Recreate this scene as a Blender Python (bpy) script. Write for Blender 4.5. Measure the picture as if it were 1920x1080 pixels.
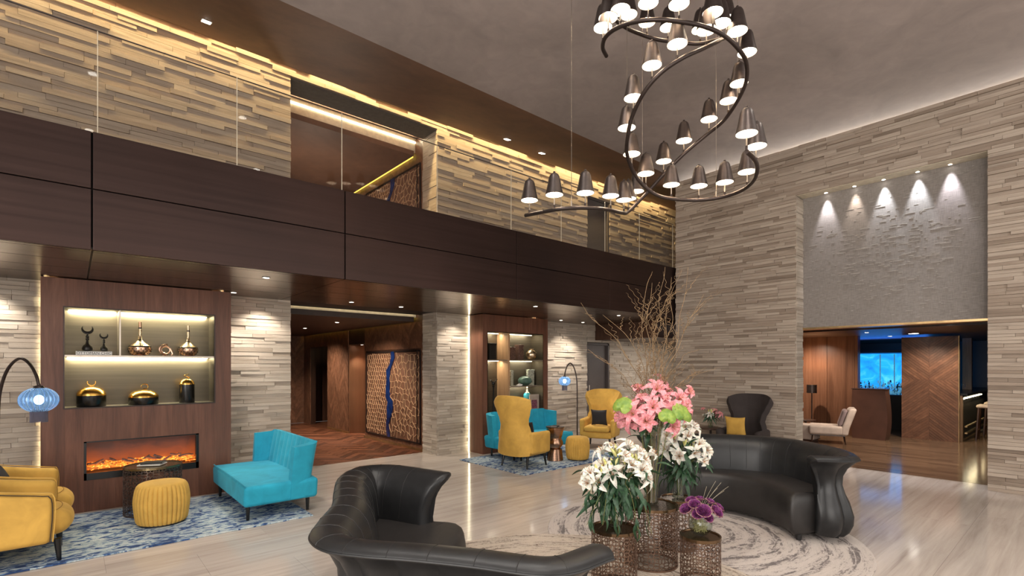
import bpy, bmesh, math, random
from mathutils import Vector, Matrix, Quaternion
random.seed(7)
for o in list(bpy.data.objects):
    bpy.data.objects.remove(o)
SC = bpy.context.scene
COL = SC.collection
PI = math.pi

# ------------------------------------------------------------------ camera, world, exposure
# room frame: +X runs along the long left wall, +Y towards it, camera stands over the origin
H = 1.6
F = 948.0
YAW = math.atan2(825.0, 948.0)          # 41 deg
cd = bpy.data.cameras.new('camera')
cam = bpy.data.objects.new('camera', cd)
COL.objects.link(cam)
cam.location = (0, 0, H)
cam.rotation_euler = (PI / 2, 0, -YAW)
cd.sensor_width = 36.0
cd.lens = 36.0 * F / 1920.0
cd.shift_y = (686 - 540) / 1920.0
cd.clip_start = 0.05
cd.clip_end = 100
SC.camera = cam
cy_, sy_ = math.cos(YAW), math.sin(YAW)


def rm(x, y):
    """camera-aligned ground coordinates (right, forward) -> room X, Y"""
    return (cy_ * x + sy_ * y, -sy_ * x + cy_ * y)


def rm3(x, y, z):
    a = rm(x, y)
    return Vector((a[0], a[1], z))


def fix(u, v, t):
    """point at distance t straight ahead of the lens along the sight line u, v"""
    a = rm((u - 960) / F * t, t)
    return Vector((a[0], a[1], H + (686 - v) / F * t))


w = bpy.data.worlds.new('world')
SC.world = w
w.use_nodes = True
w.node_tree.nodes['Background'].inputs[0].default_value = (1.0, 0.95, 0.90, 1)
w.node_tree.nodes['Background'].inputs[1].default_value = 0.36
SC.view_settings.view_transform = 'Standard'
SC.view_settings.look = 'None'
SC.view_settings.gamma = 1.0
SC.view_settings.exposure = 0.42
SC.view_settings.use_curve_mapping = False


def light(name, kind, loc, energy, color=(1, .9, .78), direction=None, size=.1, size_y=None, angle=60, blend=.5, soft=.03, spread=None):
    ld = bpy.data.lights.new(name, kind)
    ld.energy = energy
    ld.color = color
    if kind == 'AREA':
        ld.shape = 'RECTANGLE' if size_y else 'SQUARE'
        ld.size = size
        if size_y:
            ld.size_y = size_y
        if spread:
            ld.spread = math.radians(spread)
    elif kind == 'SPOT':
        ld.spot_size = math.radians(angle)
        ld.spot_blend = blend
        ld.shadow_soft_size = soft
    else:
        ld.shadow_soft_size = soft
    o = bpy.data.objects.new(name, ld)
    o.location = loc
    if direction is not None:
        d = Vector(direction).normalized()
        if kind == 'AREA' and size_y:
            # local X along the horizontal perpendicular to the direction
            z = -d
            x = Vector((0, 0, 1)).cross(z)
            if x.length < 1e-3:
                x = Vector((1, 0, 0))
            x.normalize()
            y = z.cross(x)
            o.rotation_euler = Matrix((x, y, z)).transposed().to_euler()
        else:
            o.rotation_euler = d.to_track_quat('-Z', 'Y').to_euler()
    COL.objects.link(o)
    return o


# soft fill added by two unseen area lamps behind the camera
light('fill_area_behind', 'AREA', (-3.6, -1.0, 2.6), 390, (1, .945, .89), (1, .10, -.02), 6.0, 4.2)
light('fill_area_side', 'AREA', (3.5, -3.6, 2.6), 165, (1, .945, .89), (.05, 1, -.10), 9.0, 4.2)

# ------------------------------------------------------------------ materials
MATS = {}


class NT:
    def __init__(self, name):
        self.m = bpy.data.materials.new(name)
        self.m.use_nodes = True
        self.t = self.m.node_tree
        self.b = self.t.nodes['Principled BSDF']
        MATS[name] = self.m

    def n(self, kind, **kw):
        nd = self.t.nodes.new(kind)
        for k, v in kw.items():
            if k.startswith('i_'):
                nd.inputs[int(k[2:]) if k[2:].isdigit() else k[2:]].default_value = v
            else:
                setattr(nd, k, v)
        return nd

    def l(self, a, b):
        self.t.links.new(a, b)

    def pos(self, scale=(1, 1, 1), rot=(0, 0, 0), offset=None):
        g = self.n('ShaderNodeNewGeometry')
        mp = self.n('ShaderNodeMapping')
        mp.inputs['Scale'].default_value = scale
        mp.inputs['Rotation'].default_value = rot
        self.l(g.outputs['Position'], mp.inputs['Vector'])
        if offset is not None:
            c = self.n('ShaderNodeCombineXYZ')
            for i in range(3):
                self.l(offset, c.inputs[i])
            a = self.n('ShaderNodeVectorMath', operation='ADD')
            self.l(mp.outputs[0], a.inputs[0])
            self.l(c.outputs[0], a.inputs[1])
            return a.outputs[0]
        return mp.outputs[0]

    def rnd(self):
        oi = self.n('ShaderNodeObjectInfo')
        g = self.n('ShaderNodeNewGeometry')
        a = self.n('ShaderNodeMath', operation='ADD')
        self.l(oi.outputs['Random'], a.inputs[0])
        self.l(g.outputs['Random Per Island'], a.inputs[1])
        f = self.n('ShaderNodeMath', operation='FRACT')
        self.l(a.outputs[0], f.inputs[0])
        return f.outputs[0]

    def mul(self, sock, k):
        a = self.n('ShaderNodeMath', operation='MULTIPLY')
        self.l(sock, a.inputs[0])
        a.inputs[1].default_value = k
        return a.outputs[0]

    def noise(self, vec, scale=1, detail=4, rough=.55, dist=0):
        x = self.n('ShaderNodeTexNoise')
        x.inputs['Scale'].default_value = scale
        x.inputs['Detail'].default_value = detail
        x.inputs['Roughness'].default_value = rough
        x.inputs['Distortion'].default_value = dist
        if vec is not None:
            self.l(vec, x.inputs['Vector'])
        return x.outputs['Fac']

    def ramp(self, fac, stops, interp='LINEAR'):
        r = self.n('ShaderNodeValToRGB')
        cr = r.color_ramp
        cr.interpolation = interp
        while len(cr.elements) < len(stops):
            cr.elements.new(.5)
        for e, (p, c) in zip(cr.elements, stops):
            e.position = p
            e.color = (c[0], c[1], c[2], 1)
        self.l(fac, r.inputs[0])
        return r.outputs[0]

    def mix(self, fac, a, b, mode='MIX'):
        x = self.n('ShaderNodeMix', data_type='RGBA', blend_type=mode)
        if isinstance(fac, (int, float)):
            x.inputs[0].default_value = fac
        else:
            self.l(fac, x.inputs[0])
        for s, i in ((a, 6), (b, 7)):
            if isinstance(s, tuple):
                x.inputs[i].default_value = (s[0], s[1], s[2], 1)
            else:
                self.l(s, x.inputs[i])
        return x.outputs[2]

    def base(self, sock):
        self.l(sock, self.b.inputs['Base Color'])

    def bump(self, sock, strength=.3, dist=.01):
        x = self.n('ShaderNodeBump')
        x.inputs['Strength'].default_value = strength
        x.inputs['Distance'].default_value = dist
        self.l(sock, x.inputs['Height'])
        self.l(x.outputs[0], self.b.inputs['Normal'])

    def set(self, **kw):
        for k, v in kw.items():
            self.b.inputs[k.replace('_', ' ')].default_value = v
        return self


def plain(name, c, rough=.5, metal=0.0, var=.12, nscale=14, **kw):
    """colour with a little procedural mottling"""
    t = NT(name)
    f = t.noise(t.pos(), nscale, 3)
    lo = tuple(max(0, x * (1 - var)) for x in c)
    hi = tuple(min(1, x * (1 + var)) for x in c)
    t.base(t.ramp(f, [(.3, lo), (.7, hi)]))
    t.set(Roughness=rough, Metallic=metal, **kw)
    return t.m


def emis(name, c, s):
    t = NT(name)
    t.set(Base_Color=(c[0], c[1], c[2], 1), Emission_Color=(c[0], c[1], c[2], 1), Emission_Strength=s, Roughness=.5)
    return t.m


def stone_mat(name, stops, scale):
    t = NT(name)
    r = t.rnd()
    off = t.mul(r, 37.0)
    f = t.noise(t.pos(scale, offset=off), 1, 6, .65, .4)
    c1 = t.ramp(r, stops)
    c2 = t.ramp(f, [(.25, (.62, .58, .54)), (.5, (.92, .9, .88)), (.75, (1.1, 1.08, 1.05))])
    t.base(t.mix(1.0, c1, c2, 'MULTIPLY'))
    f2 = t.noise(t.pos((60, 60, 60)), 1, 5, .7)
    t.bump(f2, .35, .006)
    t.set(Roughness=.75)
    return t.m


STONE = stone_mat('split_stone', [(0, (.36, .305, .245)), (.15, (.43, .37, .305)), (.55, (.48, .42, .35)), (1, (.55, .49, .415))], (1.6, 1.6, 26))
STONE_UP = stone_mat('split_stone_gallery', [(0, (.365, .29, .22)), (.15, (.39, .315, .243)), (.55, (.415, .34, .265)), (1, (.45, .375, .295))], (1.6, 1.6, 26))
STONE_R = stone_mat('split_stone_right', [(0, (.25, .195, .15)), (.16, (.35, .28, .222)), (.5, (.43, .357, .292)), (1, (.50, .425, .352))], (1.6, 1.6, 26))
MORTAR = plain('dark_joint', (.10, .085, .07), .9)


def travertine():
    t = NT('travertine')
    r = t.rnd()
    off = t.mul(r, .35)
    v = t.pos((.6, 11, 1), offset=off)
    f = t.noise(v, 1, 8, .66, .45)
    f2 = t.noise(t.pos((.35, 1.4, 1)), 1, 3, .5)
    c1 = t.ramp(f, [(.24, (.34, .285, .245)), (.42, (.50, .435, .385)), (.6, (.585, .52, .465)), (.8, (.66, .60, .55))])
    c2 = t.ramp(f2, [(.3, (.86, .85, .84)), (.7, (1.06, 1.05, 1.04))])
    t.base(t.mix(1.0, c1, c2, 'MULTIPLY'))
    t.set(Roughness=.11, Specular_IOR_Level=.22)
    return t.m


TRAV = travertine()


def wood(name, stops, grain=(9, 9, .6), rough=.38, pieces=True, bump=.08, strong=True):
    t = NT(name)
    if pieces:
        r = t.rnd()
        off = t.mul(r, 23.0)
        v = t.pos(grain, offset=off)
    else:
        v = t.pos(grain)
    f = t.noise(v, 1, 6, .6, 1.1)
    fine = t.noise(t.pos(tuple(g * 9 for g in grain)), 1, 3, .6)
    c = t.ramp(f, stops)
    c2 = t.ramp(fine, [(.3, (.82, .8, .78)), (.7, (1.08, 1.06, 1.05))])
    c = t.mix(1.0, c, c2, 'MULTIPLY')
    if pieces:
        c = t.mix(1.0, c, t.ramp(r, [(0, ((.42, .40, .38) if strong == 2 else (.72, .7, .68)) if strong else (.90, .90, .90)), (1, (1.45, 1.4, 1.35) if strong == 2 else (1.18, 1.14, 1.1)) if strong else (1, (1.06, 1.05, 1.04))]), 'MULTIPLY')
    t.base(c)
    t.bump(fine, bump, .004)
    t.set(Roughness=rough)
    return t.m


WALNUT = wood('walnut', [(.25, (.090, .034, .019)), (.5, (.160, .064, .036)), (.75, (.22, .095, .056))], (7, 7, .5), .48, True, .08, False)
WALNUT_D = wood('dark_walnut', [(.25, (.030, .014, .009)), (.5, (.06, .028, .018)), (.75, (.09, .044, .028))], (7, 7, .5), .35, True)
HERRING = wood('herringbone_oak', [(.25, (.085, .028, .014)), (.5, (.15, .055, .028)), (.75, (.21, .085, .045))], (5, 5, 5), .36, True, .02, 2)
CHEV = wood('chevron_veneer', [(.25, (.10, .042, .022)), (.5, (.17, .078, .043)), (.75, (.24, .12, .07))], (6, 6, 6), .4, True)
BARFLOOR = wood('bar_floor_wood', [(.25, (.10, .062, .038)), (.5, (.175, .112, .07)), (.75, (.27, .18, .118))], (3, .5, 1), .14, True)
BARWALL = wood('bar_wall_veneer', [(.25, (.085, .038, .022)), (.5, (.15, .07, .04)), (.75, (.20, .10, .06))], (9, 9, .4), .28, True)
LIGHTWOOD = wood('pale_oak', [(.25, (.30, .17, .085)), (.5, (.40, .24, .13)), (.75, (.5, .32, .18))], (7, 7, .5), .4, True)


def bronze(name, c, rough=.34, metal=.75, streak=(.35, .35, 22)):
    t = NT(name)
    f = t.noise(t.pos(streak), 1, 5, .6)
    g = t.noise(t.pos((.5, .5, .7)), 1, 3, .5)
    a = t.ramp(f, [(.3, tuple(x * .82 for x in c)), (.7, tuple(x * 1.15 for x in c))])
    b = t.ramp(g, [(.3, (.75, .72, .72)), (.7, (1.3, 1.2, 1.15))])
    t.base(t.mix(1.0, a, b, 'MULTIPLY'))
    t.l(t.ramp(f, [(.2, (rough * .85,) * 3), (.8, (rough * 1.2,) * 3)]), t.b.inputs['Roughness'])
    t.set(Metallic=metal)
    return t.m


FASCIA = bronze('bronze_panel', (.042, .024, .020), .36, .7)
SOFFIT = bronze('bronze_soffit', (.115, .080, .058), .24, .8, (.15, 3, 1))
DARKBR = bronze('dark_bronze', (.055, .043, .039), .38, .75, (6, 6, 30))
SHADE = bronze('shade_bronze', (.062, .050, .046), .42, .7, (9, 9, 30))
GREYCEIL = None


def plaster(name, c, var, scale, rough=.7):
    t = NT(name)
    f = t.noise(t.pos(), scale, 5, .6, .6)
    f2 = t.noise(t.pos((1, 1, 1)), scale * 6, 4, .6, .8)
    a = t.ramp(f, [(.3, tuple(x * (1 - var) for x in c)), (.7, tuple(x * (1 + var) for x in c))])
    b = t.ramp(f2, [(.3, (.92, .92, .92)), (.7, (1.08, 1.07, 1.06))])
    t.base(t.mix(1.0, a, b, 'MULTIPLY'))
    t.set(Roughness=rough)
    return t.m


GREYCEIL = plaster('grey_stucco', (.335, .285, .265), .17, .7)
BROWNCEIL = plaster('brown_stucco', (.165, .083, .050), .26, .9, .6)
CREAM = plain('cream_paint', (.62, .55, .42), .7)
DARKPAINT = plain('dark_brown_paint', (.055, .035, .027), .5)
GREYDOOR = plain('taupe_door', (.085, .07, .066), .5, 0, .08, 3)
BLACK = plain('black_lacquer', (.006, .006, .006), .25)
BLACKSATIN = plain('black_satin', (.012, .011, .011), .55)
MATTEBLACK = plain('matte_black', (.006, .005, .005), .95, 0, .1, 14, Specular_IOR_Level=.05)
WHITE = plain('white_enamel', (.8, .77, .72), .45, 0, .03)
PAPER = plain('white_card', (.72, .70, .66), .6, 0, .05)


def velvet(name, c, sheen=.35, rough=.75):
    t = NT(name)
    f = t.noise(t.pos(), 5, 4, .6, .5)
    t.base(t.ramp(f, [(.3, tuple(x * .82 for x in c)), (.7, tuple(min(1, x * 1.12) for x in c))]))
    f2 = t.noise(t.pos(), 160, 2)
    t.bump(f2, .12, .002)
    t.set(Roughness=rough, Sheen_Weight=sheen, Sheen_Roughness=.4, Specular_IOR_Level=.25)
    t.b.inputs['Sheen Tint'].default_value = tuple(min(1, x * 1.2 + .2) for x in c) + (1,)
    return t.m


YELLOW = velvet('mustard_velvet', (.60, .355, .075))
TEAL = velvet('turquoise_velvet', (.02, .32, .46))
GREYFAB = velvet('charcoal_fabric', (.035, .031, .032), .15)
BROWNFAB = velvet('brown_grey_fabric', (.045, .035, .033), .2)
BEIGEFAB = velvet('beige_fabric', (.55, .44, .37), .2)
TAUPEFAB = velvet('taupe_fabric', (.26, .19, .185), .2)
DARKSEAM = plain('dark_seam', (.05, .03, .012), .8)
MUSTSEAM = plain('mustard_seam', (.28, .15, .03), .8)


def leather():
    t = NT('black_leather')
    v = t.n('ShaderNodeTexVoronoi', feature='DISTANCE_TO_EDGE')
    v.inputs['Scale'].default_value = 260
    t.l(t.pos(), v.inputs['Vector'])
    f = t.noise(t.pos(), 6, 3)
    t.base(t.ramp(f, [(.3, (.012, .012, .0125)), (.7, (.020, .020, .021))]))
    t.bump(v.outputs[0], .10, .002)
    t.set(Roughness=.38, Specular_IOR_Level=.4)
    return t.m


LEATHER = leather()
SEATLEATHER = plain('dark_seat_leather', (.021, .0185, .0175), .48)
STITCH = plain('grey_thread', (.12, .11, .10), .7)
GOLD = bronze('gold_leaf', (.75, .47, .11), .24, 1.0, (20, 20, 20))
ROSEGOLD = bronze('rose_gold', (.62, .42, .30), .28, 1.0, (20, 20, 20))
SILVERY = bronze('antique_champagne', (.55, .46, .32), .28, 1.0, (20, 20, 20))
COPPER = bronze('copper', (.40, .255, .175), .24, 1.0, (3, 3, 40))
LATTICE = bronze('lattice_bronze', (.23, .155, .115), .36, .85, (20, 20, 20))
LATTICE_D = bronze('lattice_dark_bronze', (.15, .12, .105), .36, .85, (20, 20, 20))
BRONZETOP = bronze('table_top_bronze', (.155, .10, .055), .22, .9, (6, 6, 6))
OLIVETOP = bronze('table_top_olive', (.22, .18, .10), .25, .85, (6, 6, 6))
STEEL = bronze('brushed_steel', (.42, .39, .34), .3, .9, (10, 10, 10))
BACKMETAL = bronze('niche_back_metal', (.095, .084, .062), .36, .75, (.6, .6, 26))
BRASSTRIM = bronze('brass_trim', (.5, .36, .18), .3, .9, (10, 10, 10))
MAPBACK = wood('map_back_walnut', [(.25, (.09, .04, .022)), (.5, (.15, .068, .037)), (.75, (.2, .095, .055))], (6, 6, .6), .5, False)
MAPGOLD = plain('map_lines', (.52, .33, .19), .45)
MAPBLUE = plain('map_strait_blue', (.008, .022, .095), .2, 0, .5, 5)
LOG = plain('ember_log', (.12, .075, .07), .8, 0, .4, 40)
EARTH = plain('dark_metal_ornament', (.016, .013, .011), .38, .4, .4, 60)
GREENCER = plain('green_ceramic', (.06, .11, .085), .3, 0, .35, 20)
TURQ = plain('turquoise_glaze', (.03, .27, .33), .3)
ORNATE = plain('ornate_box_pattern', (.13, .07, .05), .4, .3, .8, 60)
ORNATE2 = plain('ornate_pale_pattern', (.36, .36, .29), .4, .1, .6, 50)


def glass(name, tint=(1, 1, 1), gloss=.02, k=1.45, frost=0.0):
    m = bpy.data.materials.new(name)
    m.use_nodes = True
    nt = m.node_tree
    nt.nodes.clear()
    out = nt.nodes.new('ShaderNodeOutputMaterial')
    mx = nt.nodes.new('ShaderNodeMixShader')
    tr = nt.nodes.new('ShaderNodeBsdfTransparent')
    tr.inputs[0].default_value = tint + (1,)
    gl = nt.nodes.new('ShaderNodeBsdfGlossy')
    gl.inputs['Roughness'].default_value = gloss
    lw = nt.nodes.new('ShaderNodeLayerWeight')
    lw.inputs[0].default_value = .5
    pw = nt.nodes.new('ShaderNodeMath')
    pw.operation = 'POWER'
    pw.inputs[1].default_value = 4.0
    fr = nt.nodes.new('ShaderNodeMath')
    fr.operation = 'MULTIPLY_ADD'
    fr.inputs[1].default_value = .6
    fr.inputs[2].default_value = (k - 1) ** 2 / (k + 1) ** 2
    nt.links.new(lw.outputs['Facing'], pw.inputs[0])
    nt.links.new(pw.outputs[0], fr.inputs[0])
    nt.links.new(fr.outputs[0], mx.inputs[0])
    nt.links.new(tr.outputs[0], mx.inputs[1])
    nt.links.new(gl.outputs[0], mx.inputs[2])
    if frost > 0:
        df = nt.nodes.new('ShaderNodeBsdfTranslucent')
        df.inputs[0].default_value = tint + (1,)
        m2 = nt.nodes.new('ShaderNodeMixShader')
        m2.inputs[0].default_value = frost
        nt.links.new(mx.outputs[0], m2.inputs[1])
        nt.links.new(df.outputs[0], m2.inputs[2])
        nt.links.new(m2.outputs[0], out.inputs[0])
    else:
        nt.links.new(mx.outputs[0], out.inputs[0])
    MATS[name] = m
    return m


CLEARGLASS = glass('clear_glass', (.93, .95, .94))
PANE = glass('balustrade_glass', (.975, .965, .955), .01, 1.3)
WATER = glass('vase_water', (.90, .93, .88), .01, 1.33)
BLUEGLASS = glass('blue_ribbed_glass', (.62, .79, .96), .07, 1.9, .14)
TANKGLASS = glass('tank_glass', (.9, .97, 1.0), .01, 1.3)


def petal_mat(name, c_in, c_out, trans=.25, ns=70):
    t = NT(name)
    f = t.noise(t.pos(), ns, 3)
    t.base(t.ramp(f, [(.35, c_in), (.65, c_out)]))
    t.set(Roughness=.5, Subsurface_Weight=trans, Subsurface_Scale=.01)
    return t.m


LILYW = petal_mat('white_petal', (.60, .58, .50), (.74, .72, .65))
LILYP = petal_mat('pink_petal', (.66, .19, .22), (.80, .38, .40))
ROSEP = petal_mat('purple_petal', (.13, .022, .10), (.32, .085, .27))
ROSEE = petal_mat('rose_dry_edge', (.40, .22, .16), (.50, .30, .22))
BUD = petal_mat('yellow_green_bud', (.52, .52, .13), (.70, .66, .32))
LEAF = petal_mat('dark_green_leaf', (.012, .042, .018), (.034, .088, .038), .03)
ANTH = petal_mat('lime_leaf', (.11, .21, .025), (.27, .36, .06), .1, 22)
STEMG = plain('green_stem', (.16, .17, .05), .6)
ANTHER = plain('rust_anther', (.38, .17, .06), .8)
TWIG = plain('willow_bark', (.20, .125, .06), .65, 0, .4, 30)
GRASS = plain('dry_grass', (.32, .28, .2), .7)
ROOTS = plain('pale_stems', (.42, .36, .16), .6)


def rug_blue():
    t = NT('blue_abstract_rug')
    f = t.noise(t.pos((8, 18, 1)), 1, 3, .58, 1.4)
    f2 = t.noise(t.pos((1.1, 1.6, 1)), 1, 2, .5)
    g = t.n('ShaderNodeMath', operation='MULTIPLY_ADD')
    t.l(f2, g.inputs[0])
    g.inputs[1].default_value = .35
    t.l(f, g.inputs[2])
    c = t.ramp(g.outputs[0], [(.0, (.018, .048, .145)), (.585, (.045, .105, .26)), (.635, (.15, .23, .34)), (.675, (.40, .47, .50)), (.80, (.52, .56, .55))], 'CONSTANT')
    f3 = t.noise(t.pos((90, 90, 1)), 1, 2)
    c = t.mix(1.0, c, t.ramp(f3, [(.3, (.8, .8, .8)), (.7, (1.15, 1.15, 1.15))]), 'MULTIPLY')
    t.base(c)
    t.bump(f3, .4, .01)
    t.set(Roughness=.95)
    return t.m


RUGBLUE = rug_blue()


def rug_round(name, cx, cy, light_c, dark_c, ringk=1.0):
    t = NT(name)
    g = t.n('ShaderNodeNewGeometry')
    s = t.n('ShaderNodeVectorMath', operation='SUBTRACT')
    t.l(g.outputs['Position'], s.inputs[0])
    s.inputs[1].default_value = (cx, cy, 0)
    sep = t.n('ShaderNodeSeparateXYZ')
    t.l(s.outputs[0], sep.inputs[0])
    at = t.n('ShaderNodeMath', operation='ARCTAN2')
    t.l(sep.outputs[1], at.inputs[0])
    t.l(sep.outputs[0], at.inputs[1])
    ln = t.n('ShaderNodeVectorMath', operation='LENGTH')
    t.l(s.outputs[0], ln.inputs[0])
    cb = t.n('ShaderNodeCombineXYZ')
    t.l(ln.outputs['Value'], cb.inputs[0])
    t.l(t.mul(at.outputs[0], .5), cb.inputs[1])
    mp = t.n('ShaderNodeMapping')
    mp.inputs['Scale'].default_value = (26, 8, 1)
    t.l(cb.outputs[0], mp.inputs[0])
    f = t.noise(mp.outputs[0], 1, 5, .68, .9)
    fb = t.noise(t.pos((38, 38, 1)), 1, 5, .75, 1.0)
    w_ = t.n('ShaderNodeMath', operation='SINE')
    t.l(t.mul(ln.outputs['Value'], 33.0), w_.inputs[0])
    a = t.n('ShaderNodeMath', operation='MULTIPLY_ADD')
    t.l(w_.outputs[0], a.inputs[0])
    a.inputs[1].default_value = .07 * ringk
    t.l(f, a.inputs[2])
    b = t.n('ShaderNodeMath', operation='MULTIPLY_ADD')
    t.l(fb, b.inputs[0])
    b.inputs[1].default_value = .55
    t.l(a.outputs[0], b.inputs[2])
    mid = tuple((x + y) / 2 for x, y in zip(light_c, dark_c))
    c = t.ramp(b.outputs[0], [(.64, dark_c), (.705, mid), (.75, light_c), (.9, tuple(x * 1.1 for x in light_c))])
    f3 = t.noise(t.pos((120, 120, 1)), 1, 2)
    c = t.mix(1.0, c, t.ramp(f3, [(.3, (.86, .86, .86)), (.7, (1.1, 1.1, 1.1))]), 'MULTIPLY')
    t.base(c)
    t.bump(f3, .4, .01)
    t.set(Roughness=.95)
    return t.m


def panel_fabric():
    t = NT('woven_wall_fabric')
    f = t.noise(t.pos((1, 12, 190)), 1, 3, .6)
    f2 = t.noise(t.pos((1, 190, 10)), 1, 3, .6)
    f3 = t.noise(t.pos((1, .8, .8)), 1, 2, .5)
    c = t.ramp(f, [(.3, (.19, .166, .148)), (.7, (.31, .28, .256))])
    c = t.mix(1.0, c, t.ramp(f2, [(.3, (.82, .81, .8)), (.7, (1.15, 1.15, 1.15))]), 'MULTIPLY')
    c = t.mix(1.0, c, t.ramp(f3, [(.3, (.9, .9, .9)), (.7, (1.1, 1.1, 1.1))]), 'MULTIPLY')
    t.base(c)
    m = t.n('ShaderNodeMath', operation='ADD')
    t.l(f, m.inputs[0])
    t.l(f2, m.inputs[1])
    t.bump(m.outputs[0], .22, .003)
    t.set(Roughness=.7)
    return t.m


FABRICPANEL = panel_fabric()
SLUB = plain('raised_thread', (.42, .385, .345), .6)
LED_WARM = emis('led_warm', (1, .90, .60), 4.5)
LED_YELLOW = emis('led_yellow', (1, .74, .12), 1.3)
LED_SHELF = emis('led_shelf', (1, .95, .68), 7)
LAMP_W = emis('downlight_lens', (1, .95, .86), 14)
BULB = emis('opal_bulb', (1, .92, .80), 26)
FLAME = None


def fire_back():
    t = NT('fire_glow_screen')
    g = t.n('ShaderNodeNewGeometry')
    sp = t.n('ShaderNodeSeparateXYZ')
    t.l(g.outputs['Position'], sp.inputs[0])
    mr = t.n('ShaderNodeMapRange')
    mr.inputs[1].default_value = .40
    mr.inputs[2].default_value = .78
    t.l(sp.outputs[2], mr.inputs[0])
    f = t.noise(t.pos((5, 5, 7)), 1, 4, .6, .8)
    a = t.n('ShaderNodeMath', operation='MULTIPLY_ADD')
    t.l(f, a.inputs[0])
    a.inputs[1].default_value = .45
    t.l(mr.outputs[0], a.inputs[2])
    c = t.ramp(a.outputs[0], [(.18, (1, .25, .03)), (.45, (.50, .085, .012)), (.9, (.13, .03, .012)), (1, (.06, .018, .01))])
    t.b.inputs['Base Color'].default_value = (.02, .01, .01, 1)
    t.l(c, t.b.inputs['Emission Color'])
    t.set(Emission_Strength=.62, Roughness=.4)
    return t.m


FIREBACK = fire_back()


def ember():
    t = NT('glowing_embers')
    f = t.noise(t.pos((38, 38, 38)), 1, 4, .6)
    t.b.inputs['Base Color'].default_value = (.1, .04, .02, 1)
    t.l(t.ramp(f, [(.36, (.10, .012, .002)), (.52, (.9, .16, .01)), (.66, (1, .5, .10))]), t.b.inputs['Emission Color'])
    t.set(Emission_Strength=1.7)
    return t.m


EMBER = ember()


def tank_back():
    t = NT('lit_aquarium_water')
    f = t.noise(t.pos((1, 2.4, 3.2)), 1, 4, .6, .8)
    t.b.inputs['Base Color'].default_value = (.0, .03, .08, 1)
    t.l(t.ramp(f, [(.3, (.01, .16, .62)), (.55, (.015, .30, .85)), (.78, (.12, .52, .98))]), t.b.inputs['Emission Color'])
    t.set(Emission_Strength=1.5)
    return t.m


TANKBACK = tank_back()
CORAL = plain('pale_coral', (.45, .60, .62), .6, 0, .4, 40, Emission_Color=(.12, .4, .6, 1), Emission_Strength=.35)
CORALD = plain('dark_coral', (.03, .07, .09), .6)

# ------------------------------------------------------------------ mesh helpers


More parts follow.
